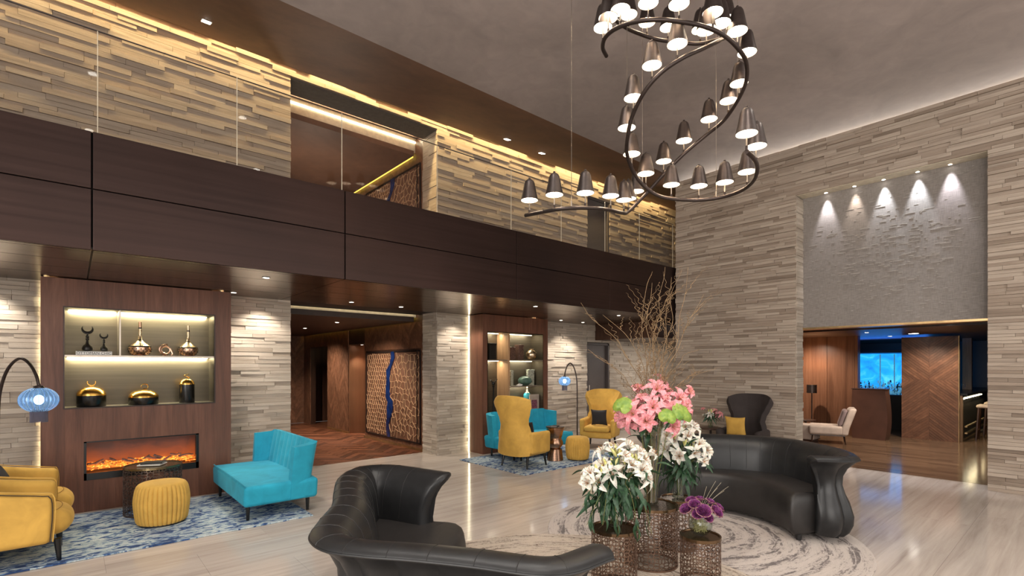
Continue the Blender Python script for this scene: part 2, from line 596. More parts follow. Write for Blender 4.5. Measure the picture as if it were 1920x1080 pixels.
class MB:
    def __init__(self):
        self.v = []
        self.f = []

    def box(self, a, b):
        x0, y0, z0 = a
        x1, y1, z1 = b
        n = len(self.v)
        self.v += [(x0, y0, z0), (x1, y0, z0), (x1, y1, z0), (x0, y1, z0), (x0, y0, z1), (x1, y0, z1), (x1, y1, z1), (x0, y1, z1)]
        self.f += [(n, n + 3, n + 2, n + 1), (n + 4, n + 5, n + 6, n + 7), (n, n + 1, n + 5, n + 4), (n + 1, n + 2, n + 6, n + 5), (n + 2, n + 3, n + 7, n + 6), (n + 3, n, n + 4, n + 7)]
        return self

    def prism(self, poly, fn, d0, d1):
        """poly: 2-D outline; fn(p, q, d) -> 3-D"""
        n = len(self.v)
        k = len(poly)
        self.v += [tuple(fn(p, q, d0)) for p, q in poly] + [tuple(fn(p, q, d1)) for p, q in poly]
        self.f.append(tuple(range(n + k - 1, n - 1, -1)))
        self.f.append(tuple(range(n + k, n + 2 * k)))
        for i in range(k):
            j = (i + 1) % k
            self.f.append((n + i, n + j, n + k + j, n + k + i))
        return self

    def rings(self, rings, closed=True, cap0=True, cap1=True):
        n = len(self.v)
        k = len(rings[0])
        for r in rings:
            self.v += [tuple(p) for p in r]
        for i in range(len(rings) - 1):
            for j in range(k if closed else k - 1):
                a = n + i * k + j
                b = n + i * k + (j + 1) % k
                self.f.append((a, b, b + k, a + k))
        if cap0:
            self.f.append(tuple(n + j for j in range(k - 1, -1, -1)))
        if cap1:
            m = n + (len(rings) - 1) * k
            self.f.append(tuple(m + j for j in range(k)))
        return self

    def lathe(self, prof, c=(0, 0, 0), seg=24, sx=1, sy=1, flute=None, cap=(True, True)):
        rings = []
        for r, z in prof:
            ring = []
            for j in range(seg):
                a = 2 * PI * j / seg
                rr = r * (1 + (flute(a, z) if flute else 0))
                ring.append((c[0] + rr * math.cos(a) * sx, c[1] + rr * math.sin(a) * sy, c[2] + z))
            rings.append(ring)
        return self.rings(rings, True, cap[0], cap[1])

    def tube(self, pts, r, seg=8, r1=None):
        pts = [Vector(p) for p in pts]
        n = len(pts)
        rings = []
        up = Vector((.013, .021, 1))
        prev = None
        for i, p in enumerate(pts):
            d = (pts[min(i + 1, n - 1)] - pts[max(i - 1, 0)])
            if d.length < 1e-9:
                d = Vector((0, 0, 1))
            d.normalize()
            if prev is None:
                x = d.cross(up)
                if x.length < 1e-2:
                    x = d.cross(Vector((1, 0, 0)))
            else:
                x = prev - d * prev.dot(d)
            x.normalize()
            prev = x
            y = d.cross(x)
            rr = r if r1 is None else r + (r1 - r) * i / max(1, n - 1)
            rings.append([p + x * (rr * math.cos(2 * PI * j / seg)) + y * (rr * math.sin(2 * PI * j / seg)) for j in range(seg)])
        return self.rings(rings)

    def ball(self, c, r, seg=12, rows=8, sx=1, sy=1, sz=1):
        prof = []
        for i in range(rows + 1):
            a = -PI / 2 + PI * i / rows
            prof.append((max(1e-4, r * math.cos(a)), r * math.sin(a) * sz))
        return self.lathe(prof, c, seg, sx, sy)

    def rbox(self, a, b, r, n=5, fn=None):
        """box with rounded edges; fn warps points"""
        a, b = Vector(a), Vector(b)
        c = (a + b) / 2
        h = (b - a) / 2
        r = min(r, h.x, h.y, h.z)
        idx = {}

        def samp(hh):
            s = [-hh]
            k = n
            for i in range(1, k + 1):
                s.append(-hh + r * (1 - math.cos(PI / 2 * i / k)) if False else -hh + r * i / k)
            m = 4
            for i in range(1, m):
                s.append(-hh + r + (2 * hh - 2 * r) * i / m)
            for i in range(k + 1):
                s.append(hh - r + r * i / k)
            return s

        S = [samp(h[i]) for i in range(3)]

        def vert(p):
            q = Vector([max(-h[i] + r, min(h[i] - r, p[i])) for i in range(3)])
            d = p - q
            if d.length > 1e-9:
                q = q + d.normalized() * r
            q = q + c
            if fn:
                q = Vector(fn(q))
            key = (round(p.x, 5), round(p.y, 5), round(p.z, 5))
            if key not in idx:
                idx[key] = len(self.v)
                self.v.append(tuple(q))
            return idx[key]

        for ax in range(3):
            u, v_ = (ax + 1) % 3, (ax + 2) % 3
            for s in (-1, 1):
                for i in range(len(S[u]) - 1):
                    for j in range(len(S[v_]) - 1):
                        quad = []
                        for (di, dj) in ((0, 0), (1, 0), (1, 1), (0, 1)):
                            p = Vector((0, 0, 0))
                            p[ax] = s * h[ax]
                            p[u] = S[u][i + di]
                            p[v_] = S[v_][j + dj]
                            quad.append(vert(p))
                        if s < 0:
                            quad.reverse()
                        if len(set(quad)) == 4:
                            self.f.append(tuple(quad))
        return self

    def shell(self, fn, nu, nv, thick):
        """sheet fn(u, v) in 0..1 given thickness thick(u, v) along its normal"""
        P = [[Vector(fn(i / nu, j / nv)) for j in range(nv + 1)] for i in range(nu + 1)]
        Q = []
        for i in range(nu + 1):
            row = []
            for j in range(nv + 1):
                du = P[min(i + 1, nu)][j] - P[max(i - 1, 0)][j]
                dv = P[i][min(j + 1, nv)] - P[i][max(j - 1, 0)]
                nn = du.cross(dv)
                nn.normalize()
                row.append(P[i][j] + nn * thick(i / nu, j / nv))
            Q.append(row)
        n = len(self.v)
        k = nv + 1
        for G in (P, Q):
            for row in G:
                self.v += [tuple(p) for p in row]
        off = (nu + 1) * k
        for i in range(nu):
            for j in range(nv):
                a = n + i * k + j
                self.f.append((a, a + 1, a + k + 1, a + k))
                self.f.append((off + a, off + a + k, off + a + k + 1, off + a + 1))
        for i in range(nu):
            a = n + i * k
            self.f.append((a, a + k, off + a + k, off + a))
            b = n + i * k + nv
            self.f.append((b, off + b, off + b + k, b + k))
        for j in range(nv):
            a = n + j
            self.f.append((a, off + a, off + a + 1, a + 1))
            b = n + nu * k + j
            self.f.append((b, b + 1, off + b + 1, off + b))
        return self

    def mesh(self, name, smooth=False):
        me = bpy.data.meshes.new(name)
        me.from_pydata([tuple(p) for p in self.v], [], self.f)
        bm = bmesh.new()
        bm.from_mesh(me)
        bmesh.ops.recalc_face_normals(bm, faces=bm.faces)
        bm.to_mesh(me)
        bm.free()
        if smooth:
            me.polygons.foreach_set('use_smooth', [True] * len(me.polygons))
            try:
                me.set_sharp_from_angle(angle=math.radians(38))
            except Exception:
                pass
        me.update()
        return me

    def build(self, name, mat, parent=None, smooth=False, loc=None):
        me = self.mesh(name, smooth)
        me.materials.append(mat)
        return link(name, me, parent, loc)


def link(name, data, parent=None, loc=None):
    o = bpy.data.objects.new(name, data)
    COL.objects.link(o)
    if parent is not None:
        o.parent = parent
    if loc is not None:
        o.location = loc
    return o


def tag(o, label=None, cat=None, group=None, kind=None):
    if label:
        o['label'] = label
    if cat:
        o['category'] = cat
    if group:
        o['group'] = group
    if kind:
        o['kind'] = kind
    return o


def thing(name, label, cat, loc=(0, 0, 0), rz=0, group=None):
    o = bpy.data.objects.new(name, None)
    o.empty_display_size = .1
    COL.objects.link(o)
    o.location = loc
    o.rotation_euler = (0, 0, rz)
    return tag(o, label, cat, group)


def copy_tree(o, parent=None):
    c = o.copy()
    COL.objects.link(c)
    c.parent = parent
    for ch in list(o.children):
        copy_tree(ch, c)
    return c


def struct(o, label=None):
    o['kind'] = 'structure'
    if label:
        o['label'] = label
    return o


UNIT = {}


def piece(name, mat, a, b, parent):
    """a box piece that shares one unit mesh per name and material"""
    key = (name, mat.name)
    if key not in UNIT:
        me = MB().box((0, 0, 0), (1, 1, 1)).mesh(name)
        me.materials.append(mat)
        UNIT[key] = me
    o = link(name, UNIT[key], parent, a)
    o.scale = (b[0] - a[0], b[1] - a[1], b[2] - a[2])
    return o


def spline(pts, n):
    """Catmull-Rom through pts, resampled to n points of even spacing"""
    P = [Vector(p) for p in pts]
    P = [P[0] * 2 - P[1]] + P + [P[-1] * 2 - P[-2]]
    out = []
    for i in range(1, len(P) - 2):
        for k in range(24):
            t = k / 24
            a, b, c, d = P[i - 1], P[i], P[i + 1], P[i + 2]
            out.append(.5 * ((2 * b) + (c - a) * t + (2 * a - 5 * b + 4 * c - d) * t * t + (3 * b - a - 3 * c + d) * t ** 3))
    out.append(P[-2])
    L = [0]
    for i in range(1, len(out)):
        L.append(L[-1] + (out[i] - out[i - 1]).length)
    res = []
    j = 0
    for k in range(n):
        s = L[-1] * k / (n - 1)
        while j < len(L) - 2 and L[j + 1] < s:
            j += 1
        q = (s - L[j]) / max(1e-9, L[j + 1] - L[j])
        res.append(out[j].lerp(out[j + 1], min(1, q)))
    return res

# ================================================================== THE SETTING
YF, YS, XR = 5.38, 7.68, 8.90          # balcony fascia, left stone wall, right stone wall
ZC, ZS, ZB = 5.27, 2.55, 3.52          # main ceiling, soffit under the balcony, top of the fascia
OX0, OX1 = 2.40, 4.90                  # corridor opening
PY = 7.24                              # face of the walnut panels
NY0, NY1, NZ = .89, 3.17, 4.38         # niche and doorway in the right wall
FX = 9.15                              # woven panel in the niche


def project(p):
    x = cy_ * p[0] - sy_ * p[1]
    y = sy_ * p[0] + cy_ * p[1]
    if y < .1:
        return None
    return (960 + F * x / y, 686 - F * (p[2] - H) / y, y)


def add_pieces(parent, name, mat, boxes, limit=300):
    """boxes (a, b): the ones that show largest become parts, the rest one joined part"""
    sc = []
    for a, b in boxes:
        c = [(a[i] + b[i]) / 2 for i in range(3)]
        q = project(c)
        s = -1
        if q and -30 < q[0] < 1950 and -30 < q[1] < 1110:
            dims = sorted([b[i] - a[i] for i in range(3)])
            s = dims[2] * dims[1] / q[2] ** 2
        sc.append((s, a, b))
    sc.sort(key=lambda e: -e[0])
    for s, a, b in sc[:limit]:
        piece(name, mat, a, b, parent)
    if len(sc) > limit:
        mb = MB()
        for s, a, b in sc[limit:]:
            mb.box(a, b)
        o = mb.build(name + '_rest', mat, parent)
        o['kind'] = 'stuff'


def stone_boxes(axis, plane, intervals, z0, z1, ch, lo, hi, dep, sign=-1, ragged=.0):
    out = []
    z = z0
    k = 0
    while z < z1 - 1e-4:
        h = min(ch * random.uniform(.85, 1.15), z1 - z)
        if z1 - z - h < ch * .4:
            h = z1 - z
        zm = z + h / 2
        for (s0, s1) in intervals(zm):
            s = s0
            first = True
            while s < s1 - 1e-4:
                ln = random.uniform(lo, hi) * (random.uniform(.3, 1) if first else 1)
                first = False
                e = s + ln
                if s1 - e < lo * .5 or e > s1:
                    e = s1
                d = random.choice((.0, .25, .45, .6, .8, 1.0)) * dep + .008
                g = .0012
                p0, p1 = (plane + sign * d, plane + .03) if sign < 0 else (plane - .03, plane + d)
                if axis == 'Y':
                    out.append(((s + g, p0, z + g), (e - g, p1, z + h - g)))
                else:
                    out.append(((p0, s + g, z + g), (p1, e - g, z + h - g)))
                s = e
        z += h
    return out


# ---- floor of travertine slabs
floor = struct(MB().box((-4, -4, -.2), (9.27, 8.15, -.012)).build('floor', MORTAR), 'honed travertine slab floor of the lobby')
slabs = []
y = -4.0
row = 0
while y < 8.15 - 1e-3:
    y1 = min(y + .60, 8.15)
    x = -4.0 - (.6 if row % 2 else 0)
    while x < 9.27:
        x1 = min(x + 1.2, 9.27)
        slabs.append(((max(x, -4) + .0006, y + .0006, -.03), (x1 - .0006, y1 - .0006, 0)))
        x += 1.2
    y += .60
    row += 1
add_pieces(floor, 'tile', TRAV, slabs)

# ---- main ceiling and the brown sloping soffit over the gallery
struct(MB().box((-4, -4, ZC), (XR + .95, YF - .02, ZC + .25)).build('ceiling', GREYCEIL), 'grey stucco ceiling over the lobby')
mb = MB()
mb.prism([(YF - .02, ZC), (7.46, 5.83), (7.46, 6.48), (7.42, 6.48), (7.40, 6.03), (YF - .02, ZC + .22)], lambda p, q, d: (d, p, q), -4, 13.2)
struct(mb.build('ceiling_gallery', BROWNCEIL), 'brown stucco slope above the gallery')
struct(MB().box((-4, 7.40, 6.52), (13.2, 8.0, 6.6)).build('ceiling_cove', CREAM))
for i in range(4):
    light('cove_gallery', 'AREA', (-2 + i * 4.0, 7.50, 6.42), 120, (1, .76, .36), (0, .22, -1), 4.0, .06)

# ---- left stone wall, lower storey and gallery storey
def low_iv(z):
    r = [(-4.0, -.12), (1.40, OX0), (OX1, 5.72), (7.12, 8.96)]
    if z > 2.13:
        r.append((8.96, 9.79))
    r.append((9.79, 13.0))
    return r


mb = MB()
for a, b in ((-4, OX0), (OX1 + .02, 8.96), (9.79, 13.2)):
    mb.box((a, YS + .02, 0), (b, YS + .45, 2.9))
mb.box((8.96, YS + .02, 2.13), (9.79, YS + .45, 2.9))
wall_left = struct(mb.build('wall_left', MORTAR), 'split-face stone wall below the gallery')
add_pieces(wall_left, 'stone', STONE, stone_boxes('Y', YS, low_iv, 0, ZS, .052, .22, .62, .022))
jb = stone_boxes('X', OX1 + .01, lambda z: [(YS - .015, 8.15)], 0, 2.62, .052, .2, .45, .012)
jamb = struct(MB().box((OX1 + .02, YS, 0), (OX1 + .3, 8.15, 2.9)).build('wall_jamb', MORTAR), 'stone jamb of the corridor opening')
add_pieces(jamb, 'stone', STONE, jb)

UZ0, UZ1, UOZ = 3.0, 6.5, 5.79


def up_iv(z):
    if z > UOZ:
        r = [(-4, 13.1)]
    else:
        r = [(-4.0, OX0), (OX1, 8.96)]
        if z > 5.53:
            r.append((8.96, 9.79))
        r.append((9.79, 13.1))
    return r


mb = MB()
for a, b in ((-4, OX0), (OX1 + .02, 8.96), (9.79, 13.2)):
    mb.box((a, YS + .02, 2.9), (b, YS + .45, UZ1))
mb.box((OX0, YS + .02, UOZ), (OX1, YS + .45, UZ1))
mb.box((8.96, YS + .02, 5.53), (9.79, YS + .45, UZ1))
wall_up = struct(mb.build('wall_gallery', MORTAR), 'stepped stone wall along the gallery')
ub = stone_boxes('Y', YS, up_iv, UZ0, UZ1, .060, .30, .85, .030)
add_pieces(wall_up, 'stone', STONE_UP, ub)
ujamb = struct(MB().box((OX1 + .02, YS, 2.9), (OX1 + .3, 8.15, UZ1)).build('wall_gallery_jamb', MORTAR), 'stone jamb of the gallery opening')
add_pieces(ujamb, 'stone', STONE_UP, stone_boxes('X', OX1 + .01, lambda z: [(YS - .02, 8.15)], UZ0, 5.79, .105, .2, .45, .014))

# ---- right stone wall with the tall niche
def right_iv(z):
    return [(-3.5, 5.34)] if z > NZ else [(-3.5, NY0), (NY1, 5.34)]


RT = ZC - .10
mb = MB()
mb.box((XR + .02, -3.5, 0), (XR + .24, NY0, RT))
mb.box((XR + .02, NY1, 0), (XR + .24, 5.34, RT))
mb.box((XR + .02, NY0, NZ), (XR + .24, NY1, RT))
wall_right = struct(mb.build('wall_right', MORTAR), 'tall split-face stone wall with a niche')
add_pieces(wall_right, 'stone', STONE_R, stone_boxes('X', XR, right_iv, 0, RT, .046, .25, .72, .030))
jr = struct(MB().box((XR + .02, NY1 + .012, 0), (XR + .3, NY1 + .1, NZ)).build('wall_niche_jamb', MORTAR), 'stone return of the niche')
add_pieces(jr, 'stone', STONE, [((XR - .01, NY1 - random.uniform(.004, .02), z * .05 + .001), (FX, NY1 + .02, z * .05 + .049)) for z in range(int(NZ / .05))])
je = struct(MB().box((XR, 5.335, 0), (XR + .26, 5.35, RT)).build('wall_end_return', STONE_R), 'end return of the right stone wall')
struct(MB().box((XR + .90, -4, RT - .2), (XR + .95, YF, ZC)).box((XR + .24, -3.5, RT - .06), (XR + .90, 5.3, RT - .04)).build('wall_cove_back', CREAM))
for i in range(4):
    light('cove_right', 'AREA', (XR + .70, -.9 + i * 1.9, RT + .0), 14, (1, .90, .80), (-1, 0, .28), 1.9, .06)
# niche soffit and woven panel
struct(MB().box((XR + .004, NY0, NZ - .012), (FX + .02, NY1, NZ + .001)).build('ceiling_niche', CREAM))
wp = thing('woven_wall_panel', 'large taupe woven wall panel with raised threads above the bar doorway', 'wall panel', (FX, NY0, 2.23))
MB().box((0, 0, 0), (.08, NY1 - NY0, NZ - 2.23)).build('panel', FABRICPANEL, wp)
mb = MB()
for i in range(330):
    yy = random.gauss(1.05, .6)
    zz = random.gauss(1.1, .48)
    if not (.06 < yy < NY1 - NY0 - .12 and .05 < zz < 2.1):
        continue
    ln = random.choice((.02, .03, .03, .05, .08, .12))
    th = random.uniform(.003, .006)
    mb.box((-random.uniform(.0015, .0045), yy, zz), (0.001, yy + ln, zz + th))
sl = mb.build('raised_threads', SLUB, wp)
sl['kind'] = 'stuff'


def downlight(name, loc, r, label, group, down=True, energy=0, angle=75, blend=.6, color=(1, .88, .72), direction=(0, 0, -1), square=False, lens=None):
    t = thing(name, label, 'ceiling light', loc, 0, group)
    if square:
        MB().box((-r, -r, -.004), (r, r, .002)).build('trim_ring', STEEL, t)
        MB().box((-r * .8, -r * .8, -.007), (r * .8, r * .8, -.003)).build('lens', lens or LAMP_W, t)
    else:
        MB().lathe([(r * .78, .0), (r, -.002), (r, -.006), (r * .78, -.007), (r * .78, .0)], seg=20, cap=(False, False)).build('trim_ring', STEEL, t)
        MB().lathe([(.001, -.003), (r * .78, -.003), (r * .78, -.006), (.001, -.006)], seg=16).build('lens', lens or LAMP_W, t)
    if energy:
        light(name + '_beam', 'SPOT', (loc[0], loc[1], loc[2] - .03), energy, color, direction, angle=angle, blend=blend, soft=.03)
    return t


for i, yy in enumerate((2.80, 2.41, 2.04, 1.64, 1.285)):
    downlight('niche_downlight', (XR + .185, yy, NZ - .0125), .03, 'tiny spotlight in the niche top washing down the woven panel', 'niche spotlights', energy=(52, 26, 64, 72, 56)[i], angle=44, blend=.7,
              color=((.95, .93, 1), (1, .86, .74), (.86, .92, 1), (.84, .91, 1), (.9, .88, 1))[i], direction=(.13, 0, -1))

# out-of-view fill spots added in the main ceiling to brighten the lobby floor
for i, (x, y_) in enumerate(((.2, .6), (2.6, .6), (5.0, .6), (.2, 2.6), (1.9, 2.6), (6.8, .4))):
    downlight('ceiling_fill_spot', (x, y_, ZC), .07, 'added fill spot in the grey ceiling, out of view', 'lobby ceiling fill spots', energy=(135, 125, 85, 135, 125, 45)[i], angle=125, blend=.8, color=(1, .95, .88))

# ---- balcony: slab, fascia panels, soffit strips
slab = struct(MB().box((-4, YF + .03, ZS + .03), (13.2, YS + .02, 3.0)).build('floor_gallery', DARKPAINT), 'gallery slab')
SX = [-4.0, -2.0, .124, 2.258, 4.769, 6.883, 9.0, 11.1, 12.98]
fas = thing('balcony_fascia', 'dark bronze panelled front of the gallery across the left side', 'balcony')
for i in range(len(SX) - 1):
    g = .006 if abs(SX[i] - .124) < .01 or abs(SX[i] - 2.258) < .01 else .003
    g2 = .006 if abs(SX[i + 1] - .124) < .01 or abs(SX[i + 1] - 2.258) < .01 else .004
    for z0, z1 in ((ZS - .0, 3.046), (3.054, ZB)):
        o = MB().rbox((SX[i] + g, YF, z0), (SX[i + 1] - g2, YF + .03, z1), .003, 1).build('fascia_panel', FASCIA, fas)
MB().box((-4, YF + .02, ZS + .03), (12.98, YF + .06, ZB - .001)).build('fascia_backing', MATTEBLACK, fas)
sof = struct(MB().box((-4, YF + .035, ZS + .012), (13.2, YS + .7, ZS + .028)).build('ceiling_soffit', BLACKSATIN), 'bronze strip soffit below the gallery')
SYs = [5.412, 5.49, 6.0, 6.5, 6.98, 7.70]
for i in range(len(SX) - 1):
    g = .010 if abs(SX[i] - .124) < .01 else .004
    for j in range(5):
        piece('soffit_strip', SOFFIT, (SX[i] + g, SYs[j] + .005, ZS), (SX[i + 1] - .004, SYs[j + 1] - .005, ZS + .012), sof)

# glass balustrade on the fascia
gb = thing('glass_balustrade', 'frameless clear glass balustrade standing on the gallery edge', 'balustrade')
GX = [-4, -2.9, -1.9, -.88, .16, 1.2, 2.237, 3.466, 4.70, 5.73, 6.8, 7.79, 8.9]
for i in range(len(GX) - 1):
    MB().box((GX[i] + .004, YF + .035, ZB + .001), (GX[i + 1] - .004, YF + .047, 4.375)).build('glass_panel', PANE, gb)
    MB().box((GX[i] + .004, YF + .034, 4.375), (GX[i + 1] - .004, YF + .048, 4.381)).build('top_edge', GREYDOOR, gb)
    MB().box((GX[i + 1] - .003, YF + .036, ZB + .001), (GX[i + 1] + .003, YF + .046, 4.375)).build('joint_strip', CREAM if i != 3 else CREAM, gb)

# soffit downlights
k = 0
for (u, v, e, yd) in ((499, 520, 25, None), (438, 548, 40, None), (1004, 574, 40, None), (1052, 600, 40, None), (1093, 604, 45, None), (1160, 591, 25, None), (659, 566, 0, None), (752, 575, 0, None)):
    t = .95 * F / (686 - v)
    p = fix(u, v, t)
    downlight('soffit_downlight', (p.x, min(p.y, 7.5), ZS), .04, 'small round downlight in the bronze soffit under the gallery', 'soffit downlights', energy=e, angle=95, color=(1, .9, .78))
light('soffit_wash_left', 'SPOT', (-.75, 7.40, ZS - .03), 42, (1, .93, .82), (0, .15, -1), angle=110, blend=.6)
light('soffit_wash_left2', 'SPOT', (-1.6, 7.3, ZS - .03), 36, (1, .93, .82), (0, .2, -1), angle=110, blend=.6)
light('soffit_wash_pier', 'SPOT', (1.98, 7.35, ZS - .03), 36, (1, .9, .78), (0, .15, -1), angle=110, blend=.6)
light('soffit_wash_pier2', 'SPOT', (5.25, 7.3, ZS - .03), 30, (1, .9, .78), (0, .15, -1), angle=110, blend=.6)
light('soffit_wash_pier3', 'SPOT', (8.1, 7.2, ZS - .03), 36, (1, .9, .78), (0, .15, -1), angle=110, blend=.6)
# brown slope downlights
for (u, v) in ((387, 40), (951, 261), (1016, 287), (30, -90)):
    # plane through (YF, ZC) and (7.46, 5.83)
    m = (5.83 - ZC) / (7.46 - YF)
    dx = (u - 960) / F
    ry = -sy_ * dx + cy_
    rz_ = (686 - v) / F
    t = (ZC - m * YF - H) / (rz_ - m * ry)
    p = fix(u, v, t)
    d = thing('gallery_downlight', 'small square downlight in the brown stucco slope above the gallery', 'ceiling light', p, 0, 'square gallery downlights')
    d.rotation_euler = (math.atan(m), 0, 0)
    MB().box((-.055, -.055, -.006), (.055, .055, .004)).build('trim_ring', STEEL, d)
    MB().box((-.045, -.045, -.010), (.045, .045, -.005)).build('lens', LAMP_W, d)

# ---- doors at the far end
def door(n, z0, z1, label):
    d = struct(MB().box((8.97, YS + .06, z0), (9.78, YS + .11, z1)).build('door_%d' % n, GREYDOOR), label)
    MB().box((8.96, YS - .01, z0), (9.0, YS + .1, z1)).build('door_frame', GREYDOOR, d)
    MB().box((9.74, YS - .01, z0), (9.79, YS + .1, z1)).build('door_frame', GREYDOOR, d)
    MB().box((8.96, YS - .01, z1 - .04), (9.79, YS + .1, z1)).build('door_frame', GREYDOOR, d)
    MB().tube([(9.1, YS + .03, z0 + .95), (9.1, YS + .03, z0 + 1.15)], .012).build('door_handle', STEEL, d)


door(1, 0, 2.13, 'tall taupe door beyond the yellow wing chair')
door(2, 3.0, 5.53, 'taupe door on the gallery')
bk = struct(MB().box((9.25, 6.0, 2.2), (13.2, 7.66, ZS)).build('ceiling_bulkhead', WALNUT_D), 'dropped walnut bulkhead near the far door')
struct(MB().box((13.0, 5.3, 0), (13.2, 8, 6)).build('wall_far', STONE_R), 'far end wall')
struct(MB().box((9.27, 5.3, -.2), (13.2, 8.15, 0)).build('floor_passage', TRAV), 'stone floor of the passage behind the right wall')
light('passage_light', 'AREA', (11.0, 6.4, 2.18), 40, (1, .92, .84), (0, .1, -1), 2.0, .8)

# ================================================================== corridor
CX = 4.93
cf = struct(MB().box((OX0 - .1, 8.15, -.2), (6.6, 14.7, -.012)).build('floor_corridor', MORTAR), 'herringbone timber floor of the corridor')


def clip(poly, x0, x1, y0, y1):
    for ax, lim, s in ((0, x0, 1), (0, x1, -1), (1, y0, 1), (1, y1, -1)):
        out = []
        for i in range(len(poly)):
            a, b = poly[i - 1], poly[i]
            ia = (a[ax] - lim) * s >= 0
            ib = (b[ax] - lim) * s >= 0
            if ia != ib:
                t = (lim - a[ax]) / (b[ax] - a[ax])
                out.append((a[0] + (b[0] - a[0]) * t, a[1] + (b[1] - a[1]) * t))
            if ib:
                out.append(b)
        poly = out
        if len(poly) < 3:
            return None
    return poly


def area(p):
    return abs(sum(p[i - 1][0] * p[i][1] - p[i][0] * p[i - 1][1] for i in range(len(p)))) / 2


def shrink(p, g):
    cx = sum(a[0] for a in p) / len(p)
    cy = sum(a[1] for a in p) / len(p)
    out = []
    for a in p:
        d = math.hypot(a[0] - cx, a[1] - cy)
        k = max(0, 1 - g / max(d, 1e-6))
        out.append((cx + (a[0] - cx) * k, cy + (a[1] - cy) * k))
    return out


def poly_pieces(parent, name, mat, polys, fn, d0, d1, limit=300):
    polys = [p for p in polys if p and area(p) > 2e-4]
    polys.sort(key=lambda p: -area(p) / (project(fn(p[0][0], p[0][1], d1)) or (0, 0, 99))[2] ** 2)
    for p in polys[:limit]:
        MB().prism(p, fn, d0, d1).build(name, mat, parent)
    if len(polys) > limit:
        mb = MB()
        for p in polys[limit:]:
            mb.prism(p, fn, d0, d1)
        mb.build(name + '_rest', mat, parent)['kind'] = 'stuff'


hb = []
W_, L_ = .115, .575
c45 = math.sqrt(.5)
for i in range(-70, 70):
    for j in range(-14, 14):
        ox, oy = i * W_ + j * L_, i * W_ - j * L_
        for (ax, ay, bx, by) in ((0, 0, L_, W_), (L_, W_ - L_, L_ + W_, W_)):
            q = [(ox + ax, oy + ay), (ox + bx, oy + ay), (ox + bx, oy + by), (ox + ax, oy + by)]
            q = [((x - y_) * c45 + 3.6, (x + y_) * c45 + 11) for x, y_ in q]
            q = clip(q, OX0, 5.6, 8.15, 14.6)
            if q and area(q) > 1e-3:
                hb.append(shrink(q, .004))
poly_pieces(cf, 'plank', HERRING, hb, lambda p, q, d: (p, q, d), -.02, 0, 300)


def chevrons(s0, s1, z0, z1, colw, pitch, slope=1.0):
    out = []
    n = 0
    s = s0
    while s < s1 - 1e-3:
        e = min(s + colw, s1)
        up = 1 if n % 2 == 0 else -1
        z = z0 - colw * slope - pitch
        while z < z1 + colw * slope:
            a = z if up > 0 else z + colw * slope
            b = z + colw * slope if up > 0 else z
            p = [(s, a), (s + colw, b), (s + colw, b + pitch), (s, a + pitch)]
            p = clip(p, s, e, z0, z1)
            if p:
                out.append(shrink(p, .0016))
            z += pitch
        s = e
        n += 1
    return out


CEZ = 2.43                      # corridor ceiling
def corridor_wall(nm, zb, ztop, lab):
    mb = MB()
    mb.box((CX + .02, 8.15, zb), (CX + .15, 10.68, ztop))
    mb.box((CX + .02, 11.58, zb), (CX + .15, 12.87, ztop))
    mb.box((CX + .02, 10.68, zb + 2.12), (CX + .5, 11.58, ztop))
    mb.box((CX + .45, 10.6, zb), (CX + .55, 11.7, ztop))
    mb.box((CX + .02, 12.87, zb + 2.1), (CX + .15, 14.6, ztop))
    mb.box((CX + .02, 14.1, zb), (CX + .15, 14.6, ztop))
    return struct(mb.build(nm, WALNUT_D), lab)


cw = corridor_wall('wall_corridor', 0, 2.72, 'chevron timber wall of the corridor')
fnx = lambda p, q, d: (CX + .02 - d, p, q)
pl = chevrons(8.16, 10.68, 1.93, CEZ, .28, .085, 1.0) + chevrons(8.16, 10.68, .05, .12, .28, .085) + chevrons(8.16, 8.26, .12, 1.93, .28, .085)
pl += chevrons(11.58, 12.87, 0.05, CEZ, .26, .10, 1.6) + chevrons(12.87, 14.6, 2.1, CEZ, .26, .1, 1.2) + chevrons(14.1, 14.6, 0, 2.1, .26, .1, 1.2)
poly_pieces(cw, 'veneer_board', CHEV, pl, fnx, 0, .018)
cb_ = struct(MB().box((OX0 - .1, 14.62, 0), (6.5, 14.75, 2.72)).build('wall_corridor_end', WALNUT_D), 'chevron timber end wall of the corridor')
poly_pieces(cb_, 'veneer_board', CHEV, chevrons(4.1, 5.2, 0, CEZ, .30, .12, 1.5), lambda p, q, d: (p, 14.62 - d, q), 0, .015, 200)
struct(MB().box((OX0 - .12, YS + .03, 0), (OX0 - .02, 14.7, 2.9)).build('wall_corridor_near', WALNUT_D))
struct(MB().box((OX0 - .12, YS + .03, 3.0), (OX0 - .02, 14.7, 6.0)).build('wall_gallery_near', BROWNCEIL))
struct(MB().box((6.5, 10.6, 0), (6.6, 14.7, 2.72)).build('wall_lift_lobby', WALNUT_D))
# alcove: copper lift doors lit from above
struct(MB().box((CX + .40, 10.72, 0), (CX + .45, 11.54, 2.12)).build('door_3', bronze('lift_copper', (.34, .18, .10), .35, .7, (4, 4, .5))), 'copper lift door in the lit alcove')
struct(MB().box((CX + .02, 11.55, 0), (CX + .45, 11.60, 2.12)).build('wall_alcove', MATS['lift_copper']), 'copper-lined side of the lit alcove')
struct(MB().box((CX + .02, 10.69, 2.1), (CX + .45, 11.57, 2.13)).build('ceiling_alcove', DARKPAINT))
for yy in (10.95, 11.3):
    downlight('alcove_downlight', (CX + .22, yy, 2.1), .04, 'tiny downlight over the copper lift door in the corridor', 'alcove downlights', energy=30, angle=90)
struct(MB().box((CX + .55, 13.2, 0), (CX + 1.4, 13.25, 2.1)).build('door_4', STEEL), 'grey metal door standing open in the corridor')
